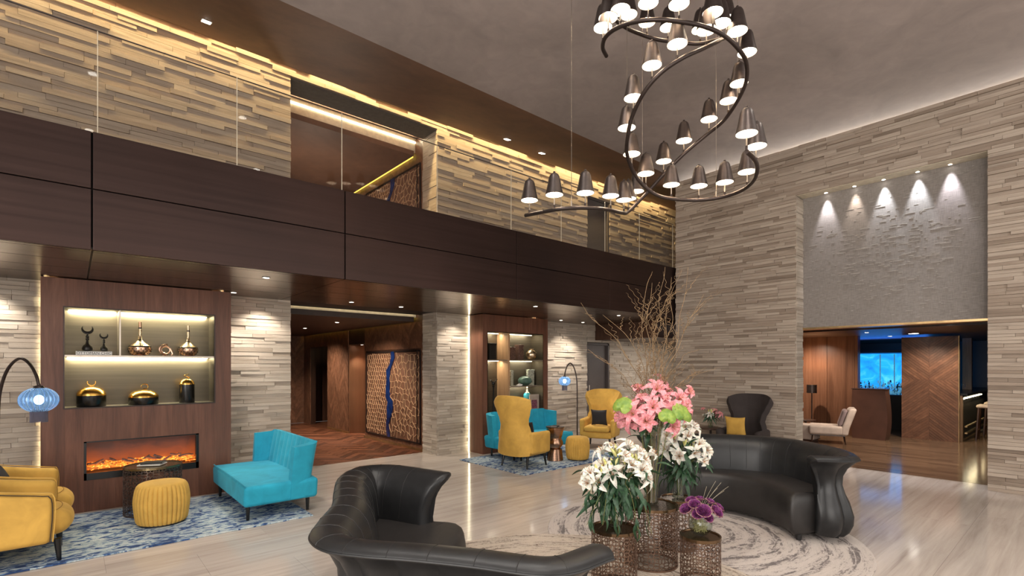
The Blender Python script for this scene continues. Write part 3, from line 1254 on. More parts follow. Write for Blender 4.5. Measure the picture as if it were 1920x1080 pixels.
# ceilings and coves of both corridor storeys
for nm, zc, zt, nz in (('ceiling_corridor', CEZ, 2.70, ''), ('ceiling_corridor_upper', 5.56, 5.93, '_up')):
    struct(MB().box((OX0 - .1, 8.40, zc), (CX - .07, 14.7, zc + .09)).build(nm, BROWNCEIL if nz else DARKPAINT), 'dropped corridor ceiling')
    struct(MB().box((OX0 - .1, 8.48, zc + .09), (6.6, 8.52, zt)).build(nm + '_face', CREAM))
    struct(MB().box((OX0 - .1, 7.7, zt), (6.6, 14.7, zt + .05)).build(nm + '_slab', BROWNCEIL if nz else DARKPAINT))
    led = MB().box((OX0, 8.455, zt - .10), (CX, 8.478, zt - .07)).build('led_strip', LED_WARM)
    tag(led, 'bright horizontal cove light at the mouth of the %s corridor' % ('gallery' if nz else 'ground-floor'), 'light strip')
    led2 = MB().box((CX - .058, 8.55, zc + (.03 if nz else .085)), (CX + .0, 14.5, zc + (.10 if nz else .11))).build('led_strip', LED_YELLOW)
    tag(led2, 'yellow light line where the %s corridor ceiling meets the map wall' % ('gallery' if nz else 'ground-floor'), 'light strip')
    light('led_cove' + nz, 'AREA', (3.65, 8.40, zt - .06), 16, (1, .88, .60), (0, -.6, .35), 2.4, .05)
    light('led_wallwash' + nz, 'AREA', (CX - .035, 11.3, zt - .02), 40 if not nz else 55, (1, .78, .28) if nz else (1, .74, .35), (.01, 0, -1), .05, 6.2)
for (u, v) in ((572, 615), (632, 604)):
    t = (CEZ - H) * F / (686 - v)
    p = fix(u, v, t)
    downlight('corridor_downlight', (p.x, p.y, CEZ), .045, 'oblong downlight in the dark corridor ceiling', 'corridor downlights', energy=30, angle=110, color=(1, .82, .6))
light('corridor_fill', 'SPOT', (3.7, 9.4, CEZ - .03), 150, (1, .87, .72), (.35, .1, -1), angle=120, blend=.7)
light('corridor_fill2', 'SPOT', (3.7, 12.2, CEZ - .03), 190, (1, .87, .72), (.35, .1, -1), angle=120, blend=.7)
# upper corridor right wall
cwu = struct(MB().box((CX + .02, 8.15, 3.0), (CX + .15, 14.6, 5.93)).build('wall_corridor_upper', WALNUT_D), 'timber wall of the gallery corridor')
poly_pieces(cwu, 'veneer_board', CHEV, chevrons(8.16, 11.4, 5.42, 5.9, .28, .085, 1.0) + chevrons(8.16, 8.27, 3.9, 5.42, .28, .085), fnx, 0, .018, 120)
struct(MB().box((OX0, 14.6, 3.0), (6.5, 14.7, 5.93)).build('wall_corridor_upper_end', BROWNCEIL))
struct(MB().box((OX0, 7.7, 2.9), (CX + .1, 14.7, 3.0)).build('floor_corridor_upper', DARKPAINT))
light('upper_corridor_fill', 'POINT', (3.5, 9.8, 4.1), 45, (1, .86, .7), soft=.15)
trim = struct(MB().box((CX - .012, 8.15, 0), (CX + .02, 10.69, .05)).build('baseboard_corridor', BRASSTRIM))
struct(MB().box((CX - .012, 11.58, 0), (CX + .02, 12.87, .05)).build('baseboard_corridor_far', BRASSTRIM))


def map_panel(name, zb, zt, label):
    y0, y1 = 8.275, 10.57
    hgt = zt - zb
    t = thing(name, label, 'wall art', (CX, y0, zb))
    W = y1 - y0
    MB().box((-.004, 0, 0), (.012, W, hgt)).build('backing', MAPBACK, t)
    mb = MB()
    for (a, b) in (((-.02, -.012, 0), (0, .012, hgt)), ((-.02, W - .012, 0), (0, W + .012, hgt)), ((-.02, 0, hgt - .02), (0, W, hgt + .012)), ((-.02, 0, -.012), (0, W, .012)), ((-.03, .09, .0), (-.012, .10, hgt))):
        mb.box(a, b)
    mb.build('frame', DARKBR, t)
    # strait: runs top to bottom
    mid = [(1.08, 1.0), (1.06, .93), (1.14, .85), (1.26, .78), (1.26, .66), (1.28, .56), (1.27, .46), (1.16, .41), (1.20, .32), (1.22, .24), (1.29, .15), (1.28, .07), (1.25, 0)]
    wd = [.14, .14, .10, .13, .13, .13, .17, .20, .22, .14, .10, .11, .10]
    R_, L2 = [], []
    for (c, zz), w2 in zip(mid, wd):
        for s, arr in ((-1, R_), (1, L2)):
            arr.append((c + s * w2 * .55 + random.uniform(-.012, .012), zz * hgt))
    rings = [[(-.022, a[0], a[1]), (-.022, b[0], b[1]), (-.008, b[0], b[1]), (-.008, a[0], a[1])] for a, b in zip(R_, L2)]
    MB().rings(rings).build('strait', MAPBLUE, t)

    def smid(z):
        zz = 1 - z / hgt
        for i in range(len(mid) - 1):
            if mid[i][1] >= 1 - zz >= mid[i + 1][1]:
                return mid[i][0]
        return 1.2

    def bar(mb, a, b, wv, d):
        a, b = Vector((a[0], a[1])), Vector((b[0], b[1]))
        if (b - a).length < 1e-4:
            return
        n = (b - a).normalized()
        n = Vector((-n.y, n.x)) * wv
        poly = [a + n, b + n, b - n, a - n]
        mb.prism([(p.x, p.y) for p in poly], lambda p, q, dd: (-dd, p, q), .004, d)

    def net(y_lo, y_hi, cell, jit, wv, side):
        """jittered honeycomb of bars"""
        mb = MB()
        hx = cell
        hy = cell * .62
        pts = {}

        def V(i, j):
            if (i, j) not in pts:
                x = i * hx * .5
                z = j * hy * .5
                pts[(i, j)] = (x + random.uniform(-jit, jit) * cell, z + random.uniform(-jit, jit) * cell)
            return pts[(i, j)]

        nx, nz_ = int(W / hx * 2) + 2, int(hgt / hy * 2) + 2
        segs = []
        for j in range(-1, nz_ // 3 + 2):
            for i in range(-1, nx // 2 + 1):
                cx, cz = i * 2 + (j % 2), j * 3
                a, b, c, d = (cx, cz), (cx + 1, cz + 1), (cx + 1, cz + 3 - 0), (cx - 1, cz + 1)
                segs += [(a, b), (a, d), (b, c)]
        for a, b in segs:
            p, q = V(*a), V(*b)
            mz = (p[1] + q[1]) / 2
            s = smid(max(0, min(hgt, mz)))
            ok = True
            for e in (p, q):
                if not (0.015 < e[1] < hgt - .015 and y_lo < e[0] < y_hi):
                    ok = False
                if side < 0 and e[0] > s - .06:
                    ok = False
                if side > 0 and e[0] < s + .06:
                    ok = False
            if ok:
                bar(mb, p, q, wv, .016)
        return mb

    a = net(.02, 1.3, .135, .34, .0042, -1).build('street_lattice', MAPGOLD, t)
    a['kind'] = 'stuff'
    b = net(1.1, W - .02, .095, .18, .0036, 1).build('street_lattice', MAPGOLD, t)
    b['kind'] = 'stuff'
    return t


map_panel('city_map_panel', .14, 1.89, 'carved map panel with blue strait on the ground-floor corridor wall')
map_panel('city_map_panel', 3.65, 5.40, 'carved map panel with blue strait seen through the gallery opening')

# ================================================================== walnut display panels
def ring_boxes(x0, x1, z0, z1, holes):
    """boards of a panel face with rectangular holes: list of (x0,x1,z0,z1)"""
    xs = sorted({x0, x1} | {h[0] for h in holes} | {h[1] for h in holes})
    zs = sorted({z0, z1} | {h[2] for h in holes} | {h[3] for h in holes})
    out = []
    for i in range(len(xs) - 1):
        run = None
        for j in range(len(zs) - 1):
            cx, cz = (xs[i] + xs[i + 1]) / 2, (zs[j] + zs[j + 1]) / 2
            if any(h[0] < cx < h[1] and h[2] < cz < h[3] for h in holes):
                if run:
                    out.append(run)
                run = None
            else:
                run = (xs[i], xs[i + 1], run[2] if run else zs[j], zs[j + 1])
        if run:
            out.append(run)
    return out


def niche_box(t, x0, x1, z0, z1, depth, mat, lip=True):
    """lining of a recess behind the panel face"""
    mb = MB()
    yb = PY + depth
    mb.box((x0, yb, z0), (x1, yb + .012, z1))
    mb.build('niche_back', mat, t)
    for nm, a, b in (('niche_side', (x0 - .012, PY, z0), (x0, yb, z1)), ('niche_side', (x1, PY, z0), (x1 + .012, yb, z1)),
                     ('niche_top', (x0, PY, z1), (x1, yb, z1 + .012)), ('niche_floor', (x0, PY, z0 - .012), (x1, yb, z0))):
        MB().box(a, b).build(nm, mat if nm != 'niche_floor' else STEEL, t)
    if lip:
        mb = MB()
        l = .012
        mb.box((x0 - l, PY - .012, z0 - l), (x1 + l, PY + .02, z0)).box((x0 - l, PY - .012, z1), (x1 + l, PY + .02, z1 + l))
        mb.box((x0 - l, PY - .012, z0), (x0, PY + .02, z1)).box((x1, PY - .012, z0), (x1 + l, PY + .02, z1))
        mb.build('niche_rim', DARKBR, t)


def led(t, x0, x1, z, yb, e, col=(1, .93, .62)):
    MB().box((x0, yb - .03, z - .008), (x1, yb - .018, z - .001)).build('led_strip', LED_SHELF, t)
    light('shelf_led', 'AREA', ((x0 + x1) / 2, yb - .05, z - .012), e, col, (0, .55, -1), x1 - x0, .02)


# --- fireplace panel
P1 = thing('fireplace_panel', 'walnut wall panel with lit display niche and ribbon fireplace', 'fireplace', (0, 0, 0))
nx0, nx1, nz0, nz1 = -.06, 1.345, 1.145, 2.23
fx0, fx1, fz0, fz1 = .098, 1.179, .345, .768
pxa, pxb = -.25, 1.535
for (a, b, c, d) in ring_boxes(pxa, pxb, .0, 2.54, [(nx0, nx1, nz0, nz1), (fx0, fx1, fz0, fz1)]):
    # veneer leaves of about 12 cm
    n = max(1, round((b - a) / .30))
    for i in range(n):
        MB().box((a + (b - a) * i / n + .0004, PY, c + .0004), (a + (b - a) * (i + 1) / n - .0004, PY + .02, d - .0004)).build('veneer_panel', WALNUT, P1)
for xa, xb in ((pxa, pxa + .02), (pxb - .02, pxb)):
    MB().box((xa, PY + .02, 0), (xb, 7.62, 2.54)).build('side_panel', WALNUT, P1)
niche_box(P1, nx0, nx1, nz0, nz1, .33, BACKMETAL)
MB().box((nx0, PY + .005, 1.70), (nx1, PY + .33, 1.718)).build('shelf', STEEL, P1)
MB().box((.405, PY + .005, 1.718), (.419, PY + .33, nz1)).build('divider', STEEL, P1)
led(P1, nx0 + .03, .39, nz1, PY + .33, 7)
led(P1, .43, nx1 - .03, nz1, PY + .33, 13)
led(P1, nx0 + .02, nx1 - .02, 1.70, PY + .33, 17)
# fireplace insert
mb = MB()
mb.box((fx0, PY - .008, fz0), (fx1, PY + .02, fz0 + .075)).box((fx0, PY - .008, fz1 - .012), (fx1, PY + .02, fz1))
mb.box((fx0, PY - .008, fz0), (fx0 + .022, PY + .02, fz1)).box((fx1 - .03, PY - .008, fz0), (fx1, PY + .02, fz1))
mb.build('firebox_frame', BLACK, P1)
mb = MB()
mb.box((fx0, PY + .02, fz0), (fx1, PY + .26, fz0 + .07)).box((fx0, PY + .02, fz1 - .01), (fx1, PY + .26, fz1))
mb.box((fx0 - .01, PY + .02, fz0), (fx0, PY + .26, fz1)).box((fx1, PY + .02, fz0), (fx1 + .01, PY + .26, fz1))
mb.build('firebox', BLACKSATIN, P1)
MB().box((fx0, PY + .25, fz0), (fx1, PY + .26, fz1)).build('fire_screen', FIREBACK, P1)
mb = MB()
for i in range(150):
    x = random.uniform(fx0 + .04, fx1 - .05)
    y_ = PY + random.uniform(.05, .23)
    a = random.uniform(0, PI)
    ln = random.uniform(.02, .055)
    z = fz0 + .078 + random.uniform(0, .035) + (y_ - PY) * .2
    mb.tube([(x - math.cos(a) * ln, y_ - math.sin(a) * ln * .5, z + random.uniform(-.01, .01)), (x + math.cos(a) * ln, y_ + math.sin(a) * ln * .5, z + random.uniform(-.01, .02))], .006, 5)
em = mb.build('embers', EMBER, P1)
em['kind'] = 'stuff'
for i in range(13):
    x = fx0 + .07 + i * (fx1 - fx0 - .14) / 12 + random.uniform(-.02, .02)
    y_ = PY + random.uniform(.1, .2)
    a = random.uniform(-.6, .6)
    ln = random.uniform(.04, .085)
    z = fz0 + .135 + random.uniform(0, .03)
    pts = [Vector((x + (k - 2) / 2 * ln * math.cos(a), y_ + (k - 2) / 2 * ln * .4 * math.sin(a * 3) + random.uniform(-.006, .006), z + (k - 2) / 2 * ln * math.sin(a) + random.uniform(-.006, .006))) for k in range(5)]
    MB().tube(pts, .017, 7, .011).build('log', LOG, P1, True)
light('fire_glow', 'AREA', ((fx0 + fx1) / 2, PY + .12, fz0 + .10), 5, (1, .34, .06), (0, .2, 1), 1.0, .15)
# warm strip hidden behind the panel edges
light('panel_edge_glow', 'AREA', (pxa + .03, 7.60, 1.27), 14, (1, .86, .5), (-1, .35, 0), .03, 2.5)
light('panel_edge_glow', 'AREA', (pxb - .03, 7.60, 1.27), 8, (1, .86, .5), (1, .35, 0), .03, 2.5)

# --- bookcase panel
P2 = thing('bookcase_panel', 'walnut wall panel with open lit bookcase between the stone piers', 'bookcase', (0, 0, 0))
bx0, bx1, bz0, bz1 = 5.716, 7.12, .67, 2.22
qxa, qxb = 5.60, 7.26
for (a, b, c, d) in ring_boxes(qxa, qxb, 0, 2.54, [(bx0, bx1, bz0, bz1)]):
    n = max(1, round((b - a) / .35))
    for i in range(n):
        MB().box((a + (b - a) * i / n + .0004, PY, c + .0004), (a + (b - a) * (i + 1) / n - .0004, PY + .02, d - .0004)).build('veneer_panel', WALNUT, P2)
for xa, xb in ((qxa, qxa + .02), (qxb - .02, qxb)):
    MB().box((xa, PY + .02, 0), (xb, 7.62, 2.54)).build('side_panel', WALNUT, P2)
niche_box(P2, bx0, bx1, bz0, bz1, .34, BACKMETAL, False)
MB().box((6.21, PY + .005, bz0), (6.25, PY + .34, bz1)).build('divider', LIGHTWOOD, P2)
MB().box((bx0, PY + .005, 1.695), (6.21, PY + .34, 1.715)).build('shelf', STEEL, P2)
MB().box((6.25, PY + .005, 1.695), (bx1, PY + .34, 1.715)).build('shelf', STEEL, P2)
MB().box((6.25, PY + .005, 1.19), (bx1, PY + .34, 1.21)).build('shelf', STEEL, P2)
for (a, b, z, e) in ((bx0 + .02, 6.19, bz1, 2.2), (6.27, bx1 - .05, bz1, 3.6), (bx0 + .02, 6.19, 1.695, 2.2), (6.27, bx1 - .05, 1.695, 3.6), (6.27, bx1 - .05, 1.19, 3.6)):
    MB().box((a, PY + .27, z - .008), (b, PY + .282, z - .001)).build('led_strip', LED_SHELF, P2)
    light('shelf_led', 'AREA', ((a + b) / 2, PY + .2, z - .012), e, (1, .94, .74), (0, .2, -1), b - a, .02)
ls = tag(MB().box((5.585, 7.645, 0.0), (5.599, 7.66, 2.54)).build('led_strip', LED_WARM), 'bright vertical light line between stone pier and bookcase panel', 'light strip')
light('panel_edge_glow', 'AREA', (5.58, 7.62, 1.27), 1.6, (1, .9, .62), (-1, .12, 0), .03, 2.5)
light('panel_edge_glow', 'AREA', (qxb - .03, 7.6, 1.27), 8, (1, .86, .5), (1, .35, 0), .03, 2.5)

# ------------------------------------------------------------------ ornaments on the shelves
YO = 7.40
S1, S0 = 1.7182, 1.1452


def book(name, loc, size, mat, label, text=None, rz=0):
    t = thing(name, label, 'book', loc, rz)
    x, y_, z = size
    MB().box((-x / 2, -y_ / 2, 0), (x / 2, y_ / 2, .004)).box((-x / 2, -y_ / 2, z - .004), (x / 2, y_ / 2, z)).box((-x / 2, -y_ / 2, 0), (x / 2, -y_ / 2 + .004, z)).build('cover', mat, t)
    MB().box((-x / 2 + .004, -y_ / 2 + .004, .004), (x / 2 - .004, y_ / 2 - .004, z - .004)).build('pages', PAPER, t)
    if text:
        cu = bpy.data.curves.new('title_lettering', 'FONT')
        cu.body = text
        cu.size = z * .86
        cu.align_x = 'CENTER'
        cu.extrude = .0004
        tmp = link('tmp_text', cu)
        bpy.context.view_layer.update()
        me = bpy.data.meshes.new_from_object(tmp.evaluated_get(bpy.context.evaluated_depsgraph_get()))
        bpy.data.objects.remove(tmp)
        me.materials.clear()
        me.materials.append(BLACKSATIN)
        fo = link('title_lettering', me, t, (0, -y_ / 2 - .0006, z * .2))
        fo.rotation_euler = (PI / 2, 0, 0)
    return t


book('book', (.185, YO - .06, S1), (.31, .20, .045), PAPER, 'white book lettered OTTOMAN CHIC lying under the crescent finials', 'OTTOMAN CHIC')


def finial(loc, h, label):
    t = thing('crescent_finial', label, 'ornament', loc, 0, 'crescent finials')
    k = h / .335
    prof = [(.02, 0), (.052, .012), (.056, .035), (.045, .07), (.022, .095), (.016, .12), (.010, .14)]
    MB().lathe([(r * k, z * k) for r, z in prof], seg=20).build('base', EARTH, t, True)
    mb = MB()
    for zz, r in ((.155, .020), (.185, .020), (.208, .012)):
        mb.ball((0, 0, zz * k), r * k, 12, 8)
    mb.tube([(0, 0, .13 * k), (0, 0, .235 * k)], .006 * k, 8)
    mb.build('beads', EARTH, t, True)
    pts, R_ = [], .056 * k
    rings = []
    for i in range(25):
        a = math.radians(-90 - 132 + 264 * i / 24)
        wv = (.016 * math.cos((i - 12) / 12 * PI / 2) + .0015) * k
        c = Vector((math.cos(a) * (R_ - wv * .4), 0, .285 * k + math.sin(a) * (R_ - wv * .4)))
        n = Vector((math.cos(a), 0, math.sin(a)))
        rings.append([c + n * wv, c + Vector((0, -.006 * k, 0)), c - n * wv, c + Vector((0, .006 * k, 0))])
    MB().rings(rings).build('crescent', EARTH, t)
    return t


finial((.13, YO - .05, S1 + .0455), .29, 'taller dark crescent finial standing on the white book')
finial((.272, YO - .05, S1 + .0455), .215, 'shorter dark crescent finial standing on the white book')


def flask(loc, h, r, label, capmat):
    t = thing('gilded_flask', label, 'flask', loc, 0, 'gilded long-necked flasks')
    k = r / .118
    b = h * .42
    lower = [(.02 * k, 0), (.07 * k, .004), (.105 * k, .035), (.118 * k, .075), (.114 * k, b * .60)]
    MB().lathe(lower, seg=28).build('dotted_bowl', ROSEGOLD, t, True)
    mb = MB()
    for row_, zz in enumerate((.03, .055, .08)):
        rr = (.098, .113, .118)[row_] * k
        for i in range(16):
            a = 2 * PI * (i + .5 * (row_ % 2)) / 16
            mb.ball((rr * math.cos(a), rr * math.sin(a), zz), .0075 * k, 6, 4)
    mb.build('dots', BLACK, t)['kind'] = 'stuff'
    MB().lathe([(.114 * k, b * .60), (.118 * k, b * .62), (.115 * k, b * .68), (.105 * k, b * .70)], seg=28).build('band', BLACK, t, True)
    MB().lathe([(.105 * k, b * .70), (.075 * k, b * .86), (.042 * k, b * 1.0), (.022 * k, b * 1.12), (.016 * k, h * .62), (.015 * k, h * .82)], seg=28).build('shoulder', SILVERY, t, True)
    MB().lathe([(.024 * k, b * 1.10), (.026 * k, b * 1.13), (.022 * k, b * 1.16)], seg=16).lathe([(.017 * k, h * .80), (.018 * k, h * .82), (.017 * k, h * .84)], seg=16).build('collar', BLACK, t, True)
    MB().lathe([(.016 * k, h * .84), (.017 * k, h), (.012 * k, h)], seg=16).build('stopper', capmat, t, True)


flask((.608, YO, S1), .40, .112, 'gilded flask with copper stopper, nearer the niche divider', COPPER)
flask((1.093, YO, S1), .385, .105, 'gilded flask with pale slender neck, at the right end of the shelf', SILVERY)
t = thing('coiled_ornament', 'small coiled rose-gold horn ornament between the two flasks', 'ornament', (.855, YO, S1))
pts = []
for i in range(40):
    a = i / 39 * 2 * PI * 1.55 + 1.2
    r = .062 - .026 * i / 39
    pts.append((r * math.cos(a), -.01 + .02 * i / 39, .075 + r * math.sin(a)))
MB().tube(pts, .013, 8, .006).build('coil', ROSEGOLD, t, True)
MB().lathe([(.02, 0), (.035, .004), (.012, .014)], seg=14).build('foot', ROSEGOLD, t, True)
MB().tube([(.05, 0, .10), (.075, 0, .03), (.06, 0, .008)], .008, 7).build('mouth', ROSEGOLD, t, True)


def domed_jar(x, r, hb_, hd, label, knob):
    t = thing('domed_jar', label, 'jar', (x, YO - .02, S0), 0, 'black jars with gold domes')
    MB().lathe([(r * .98, 0), (r, .004), (r, hb_)], seg=32).build('body', BLACK, t, True)
    prof = [(r * 1.01, hb_)]
    for i in range(1, 9):
        a = PI / 2 * i / 8
        prof.append((max(.002, r * 1.01 * math.cos(a)), hb_ + hd * math.sin(a)))
    MB().lathe(prof, seg=32).build('dome', GOLD, t, True)
    z = hb_ + hd
    if knob == 'crescent':
        pts = [(math.cos(a) * .036, 0, z + .045 + math.sin(a) * .036) for a in [math.radians(-200 + i * 11) for i in range(21)]]
    elif knob == 'loop':
        pts = [(math.cos(a) * .034 + .01, 0, z + .036 + math.sin(a) * .030) for a in [2 * PI * i / 20 - 2 for i in range(19)]]
    else:
        pts = [(.03 * math.sin(i * .55), .01 * math.cos(i), z + .004 * i) for i in range(14)]
    MB().tube(pts, .006, 7, .004).build('knob', GOLD, t, True)


domed_jar(.165, .13, .125, .10, 'medium black jar with a wide gold dome and crescent knob', 'crescent')
domed_jar(.640, .146, .085, .09, 'lowest and widest black jar with a perforated gold dome', 'loop')
domed_jar(1.075, .082, .225, .075, 'tall slim black jar with a small gold dome', 'twist')

# bookcase contents
def obox(name, x, z, sx, sy, sz, mat, label, cat, y_=YO + .04):
    t = thing(name, label, cat, (x, y_, z))
    MB().rbox((-sx / 2, -sy / 2, 0), (sx / 2, sy / 2, sz * .9), .005, 2).build('body', mat, t)
    MB().rbox((-sx / 2 - .006, -sy / 2 - .006, sz * .9), (sx / 2 + .006, sy / 2 + .006, sz), .005, 2).build('lid', mat, t)


obox('ornate_box', 5.95, 1.7152, .16, .12, .31, EARTH, 'dark carved box on the upper left bookcase shelf', 'box')
obox('ornate_box', 6.45, 1.7152, .13, .12, .25, ORNATE, 'short brown patterned box beside the upper divider', 'box')
obox('ornate_box', 6.665, 1.7152, .13, .12, .30, ORNATE, 'taller brown patterned box left of the round gold vase', 'box')
t = thing('round_vase', 'round antique gold vase on the upper bookcase shelf', 'vase', (6.95, YO + .0, 1.7152))
MB().lathe([(.04, 0), (.08, .03), (.108, .09), (.10, .15), (.06, .195), (.038, .205), (.05, .228), (.045, .23)], seg=28).build('body', SILVERY, t, True)
t = thing('lidded_bowl', 'dark green lidded bowl on the middle bookcase shelf', 'bowl', (6.76, YO - .02, 1.2102))
MB().lathe([(.05, 0), (.07, .01), (.135, .06), (.142, .095)], seg=28).build('bowl', GREENCER, t, True)
MB().lathe([(.142, .095), (.14, .115), (.11, .155), (.05, .18), (.002, .185)], seg=28).build('lid', GREENCER, t, True)
obox('ornate_box', 6.43, 1.2102, .06, .12, .30, ORNATE2, 'narrow pale patterned box at the middle shelf divider', 'box')
obox('tile_box', 7.0, 1.2102, .17, .06, .32, ORNATE2, 'pale floral tile standing on the middle bookcase shelf', 'tile', YO + .08)
t = thing('paper_boat', 'small white folded paper ornament on the middle shelf edge', 'ornament', (6.55, PY + .07, 1.2102))
MB().prism([(-.05, 0), (.05, 0), (.07, .03), (.0, .045), (-.06, .02)], lambda p, q, d: (p, d, q), -.02, .02).build('body', PAPER, t)
t = thing('spired_bottle', 'turquoise bottle with tall pale spire on the lower bookcase shelf', 'bottle', (6.88, YO + .05, .67))
MB().lathe([(.05, 0), (.075, .05), (.07, .30), (.075, .35), (.05, .39)], seg=20).build('body', TURQ, t, True)
MB().lathe([(.05, .385), (.02, .42), (.024, .44), (.010, .46), (.018, .485), (.006, .51), (.012, .53), (.002, .57)], seg=16).build('stopper', SILVERY, t, True)
t = thing('framed_picture', 'framed red and blue patterned card on the lower bookcase shelf', 'picture', (6.98, YO - .06, .67))
MB().box((-.13, 0, 0), (.13, .015, .36)).build('frame', plain('picture_mount', (.42, .33, .27), .6), t)
MB().box((-.075, -.003, .08), (.075, .001, .25)).build('print', plain('picture_print', (.20, .06, .09), .6, 0, .95, 45), t)
t = thing('bird_figurine', 'small dark bird figurine in the lower left bookcase bay', 'figurine', (5.98, YO, .67))
MB().lathe([(.06, 0), (.05, .02), (.02, .04), (.016, .52), (.03, .56)], seg=14).build('pedestal', EARTH, t, True)
mb = MB()
mb.ball((0, 0, .60), .035, 10, 8, 1.3, .8, 1)
mb.tube([(-.02, 0, .62), (-.06, 0, .66), (-.10, 0, .655)], .012, 7, .004).tube([(.02, 0, .62), (.07, 0, .66), (.10, 0, .68)], .014, 7, .003)
mb.build('bird', EARTH, t, True)

# ================================================================== bar room beyond the doorway
BZ = 2.28
bf = struct(MB().box((9.27, -3, -.2), (19, 5.3, -.012)).build('floor_bar', MORTAR), 'narrow-board timber floor of the bar')
bd = []
x = 9.272
while x < 16.5:
    y_ = -.5 - random.uniform(0, 1.2)
    while y_ < 5.2:
        ln = random.uniform(.9, 1.9)
        bd.append(((x + .0006, max(y_, -.5), -.02), (x + .0894, min(y_ + ln - .001, 5.2), .001)))
        y_ += ln
    x += .09
add_pieces(bf, 'plank', BARFLOOR, bd)
struct(MB().box((FX - .005, NY0 - .3, 2.20), (FX + .25, NY1 + .3, 2.23)).build('trim_1', BRASSTRIM), 'metal head of the bar doorway')
struct(MB().box((FX + .05, NY0, 2.23), (FX + .6, NY1, 4.4)).build('wall_over_doorway', DARKPAINT))
bc = struct(MB().box((FX + .02, -3, BZ), (19, 5.3, BZ + .15)).build('ceiling_bar', plain('bar_ceiling_gloss', (.075, .04, .028), .38)), 'glossy brown ceiling of the bar')
MB().box((10.6, -3, BZ - .04), (10.75, 5.2, BZ)).build('ceiling_beam', WALNUT_D, bc)
struct(MB().box((18.6, -3, 0), (18.8, 5.2, BZ)).build('wall_bar_back', plain('bar_back_dark', (.02, .014, .013), .4)))
struct(MB().box((9.3, -3.2, 0), (19, -3, BZ)).build('wall_bar_side', DARKPAINT))
struct(MB().box((9.2, 5.2, 0), (19, 5.3, BZ)).build('wall_bar_side_far', DARKPAINT))
struct(MB().box((9.2, -3, 0), (9.3, NY0 - .02, 4.4)).box((9.2, NY1 + .1, 0), (9.3, 5.3, 4.4)).build('wall_bar_front', DARKPAINT))
# veneer wall, left of the bar view
bw = struct(MB().box((13.45, 3.56, 0), (13.6, 5.2, BZ)).build('wall_bar_veneer', WALNUT_D), 'glossy walnut veneer wall behind the beige chair')
for i in range(3):
    piece('veneer_panel', BARWALL, (13.43, 3.56 + i * .56 + .003, 0.0), (13.45, 3.56 + (i + 1) * .56 - .003, BZ), bw)
piece('edge_panel', BARWALL, (13.43, 3.50, 0), (13.62, 3.558, BZ), bw)
# chevron partition
cp = thing('chevron_partition', 'chevron-veneered walnut partition in the bar', 'partition', (13.94, 1.84, 0))
MB().box((.012, 0, 0), (.10, .96, 2.23)).build('core', WALNUT_D, cp)
polys = []
cxm, czm = .48, 1.30
for qx in (0, 1):
    for up in (0, 1):
        s0, s1 = (0, cxm) if qx == 0 else (cxm, .96)
        z0, z1 = (czm, 2.23) if up else (0, czm)
        z = -1.2
        # stripes converge on the centre line, mirrored above and below the waist
        sl_ = -1 if (qx == 0) == (up == 1) else 1
        while z < 3.6:
            a = z
            b = z + (s1 - s0) * sl_ * .85
            p = clip([(s0, a), (s1, b), (s1, b + .058), (s0, a + .058)], s0, s1, z0, z1)
            if p and area(p) > 2e-4:
                polys.append(shrink(p, .001))
            z += .06
poly_pieces(cp, 'veneer_board', CHEV, polys, lambda p, q, d: (.012 - d, p, q), 0, .012)
MB().box((-.004, -.012, 0), (.10, 0, 2.23)).build('edge_trim', BRASSTRIM, cp)
# host stand
hs = thing('host_stand', 'dark brown host stand with bowed sides in front of the aquarium', 'stand', (13.1, 2.92, 0))
prof = []
N = 12
mb = MB()
rings = []
for i in range(N + 1):
    z = 1.09 * i / N
    bow = .045 * math.sin(PI * min(1, z / 1.09) ** .8)
    rings.append([(0, -bow, z), (.26, -bow - .02, z), (.26, .60 + bow, z), (0, .60 + bow * .3, z)])
mb.rings(rings).build('body', plain('host_stand_brown', (.075, .033, .022), .3, 0, .15, 4), hs)
MB().rbox((-.01, -.03, 1.085), (.27, .62, 1.105), .006, 2).build('top', WALNUT_D, hs)
# aquarium
aq = thing('aquarium', 'large blue-lit aquarium with coral behind the host stand', 'aquarium', (15.6, 2.7, 0))
MB().box((0, 0, 0), (.6, 2.0, .84)).build('cabinet', BLACKSATIN, aq)
MB().box((.52, .03, .86), (.55, 1.97, 1.92)).build('water_backdrop', TANKBACK, aq)
MB().box((0.0, .02, .86), (.012, 1.98, 1.93)).build('front_glass', TANKGLASS, aq)
mb = MB()
mb.box((-.01, 0, .84), (.6, 2.0, .87)).box((-.01, 0, 1.93), (.6, 2.0, 2.0)).box((-.01, .28, .86), (.02, .40, 1.94)).box((-.01, 1.97, .86), (.6, 2, 1.94))
mb.build('frame', plain('tank_frame_blue_grey', (.02, .04, .10), .3), aq)
mb = MB()
mb.box((.25, .62, .9), (.27, .645, 1.9)).box((.25, .92, .9), (.27, .945, 1.9))
mb.build('overflow_bars', CORAL, aq)
mb, mb2 = MB(), MB()
for i in range(330):
    yy = random.uniform(.1, 1.9)
    hh = abs(random.gauss(.10, .13)) + .04 + .10 * max(0, math.sin(yy * 4.0))
    tgt = mb if random.random() < .68 else mb2
    xx = random.uniform(.1, .45)
    for j in range(3):
        tgt.ball((xx + random.uniform(-.04, .04), yy + random.uniform(-.05, .05), .88 + random.uniform(0, hh)), random.uniform(.007, .022), 6, 4, 1, 1, random.uniform(.8, 2.6))
mb.build('coral', CORAL, aq, True)['kind'] = 'stuff'
mb2.build('dark_coral', CORALD, aq, True)['kind'] = 'stuff'
light('aquarium_light', 'AREA', (15.5, 3.5, 2.03), 12, (.05, .2, 1), (0, 0, 1), .25, 1.8)
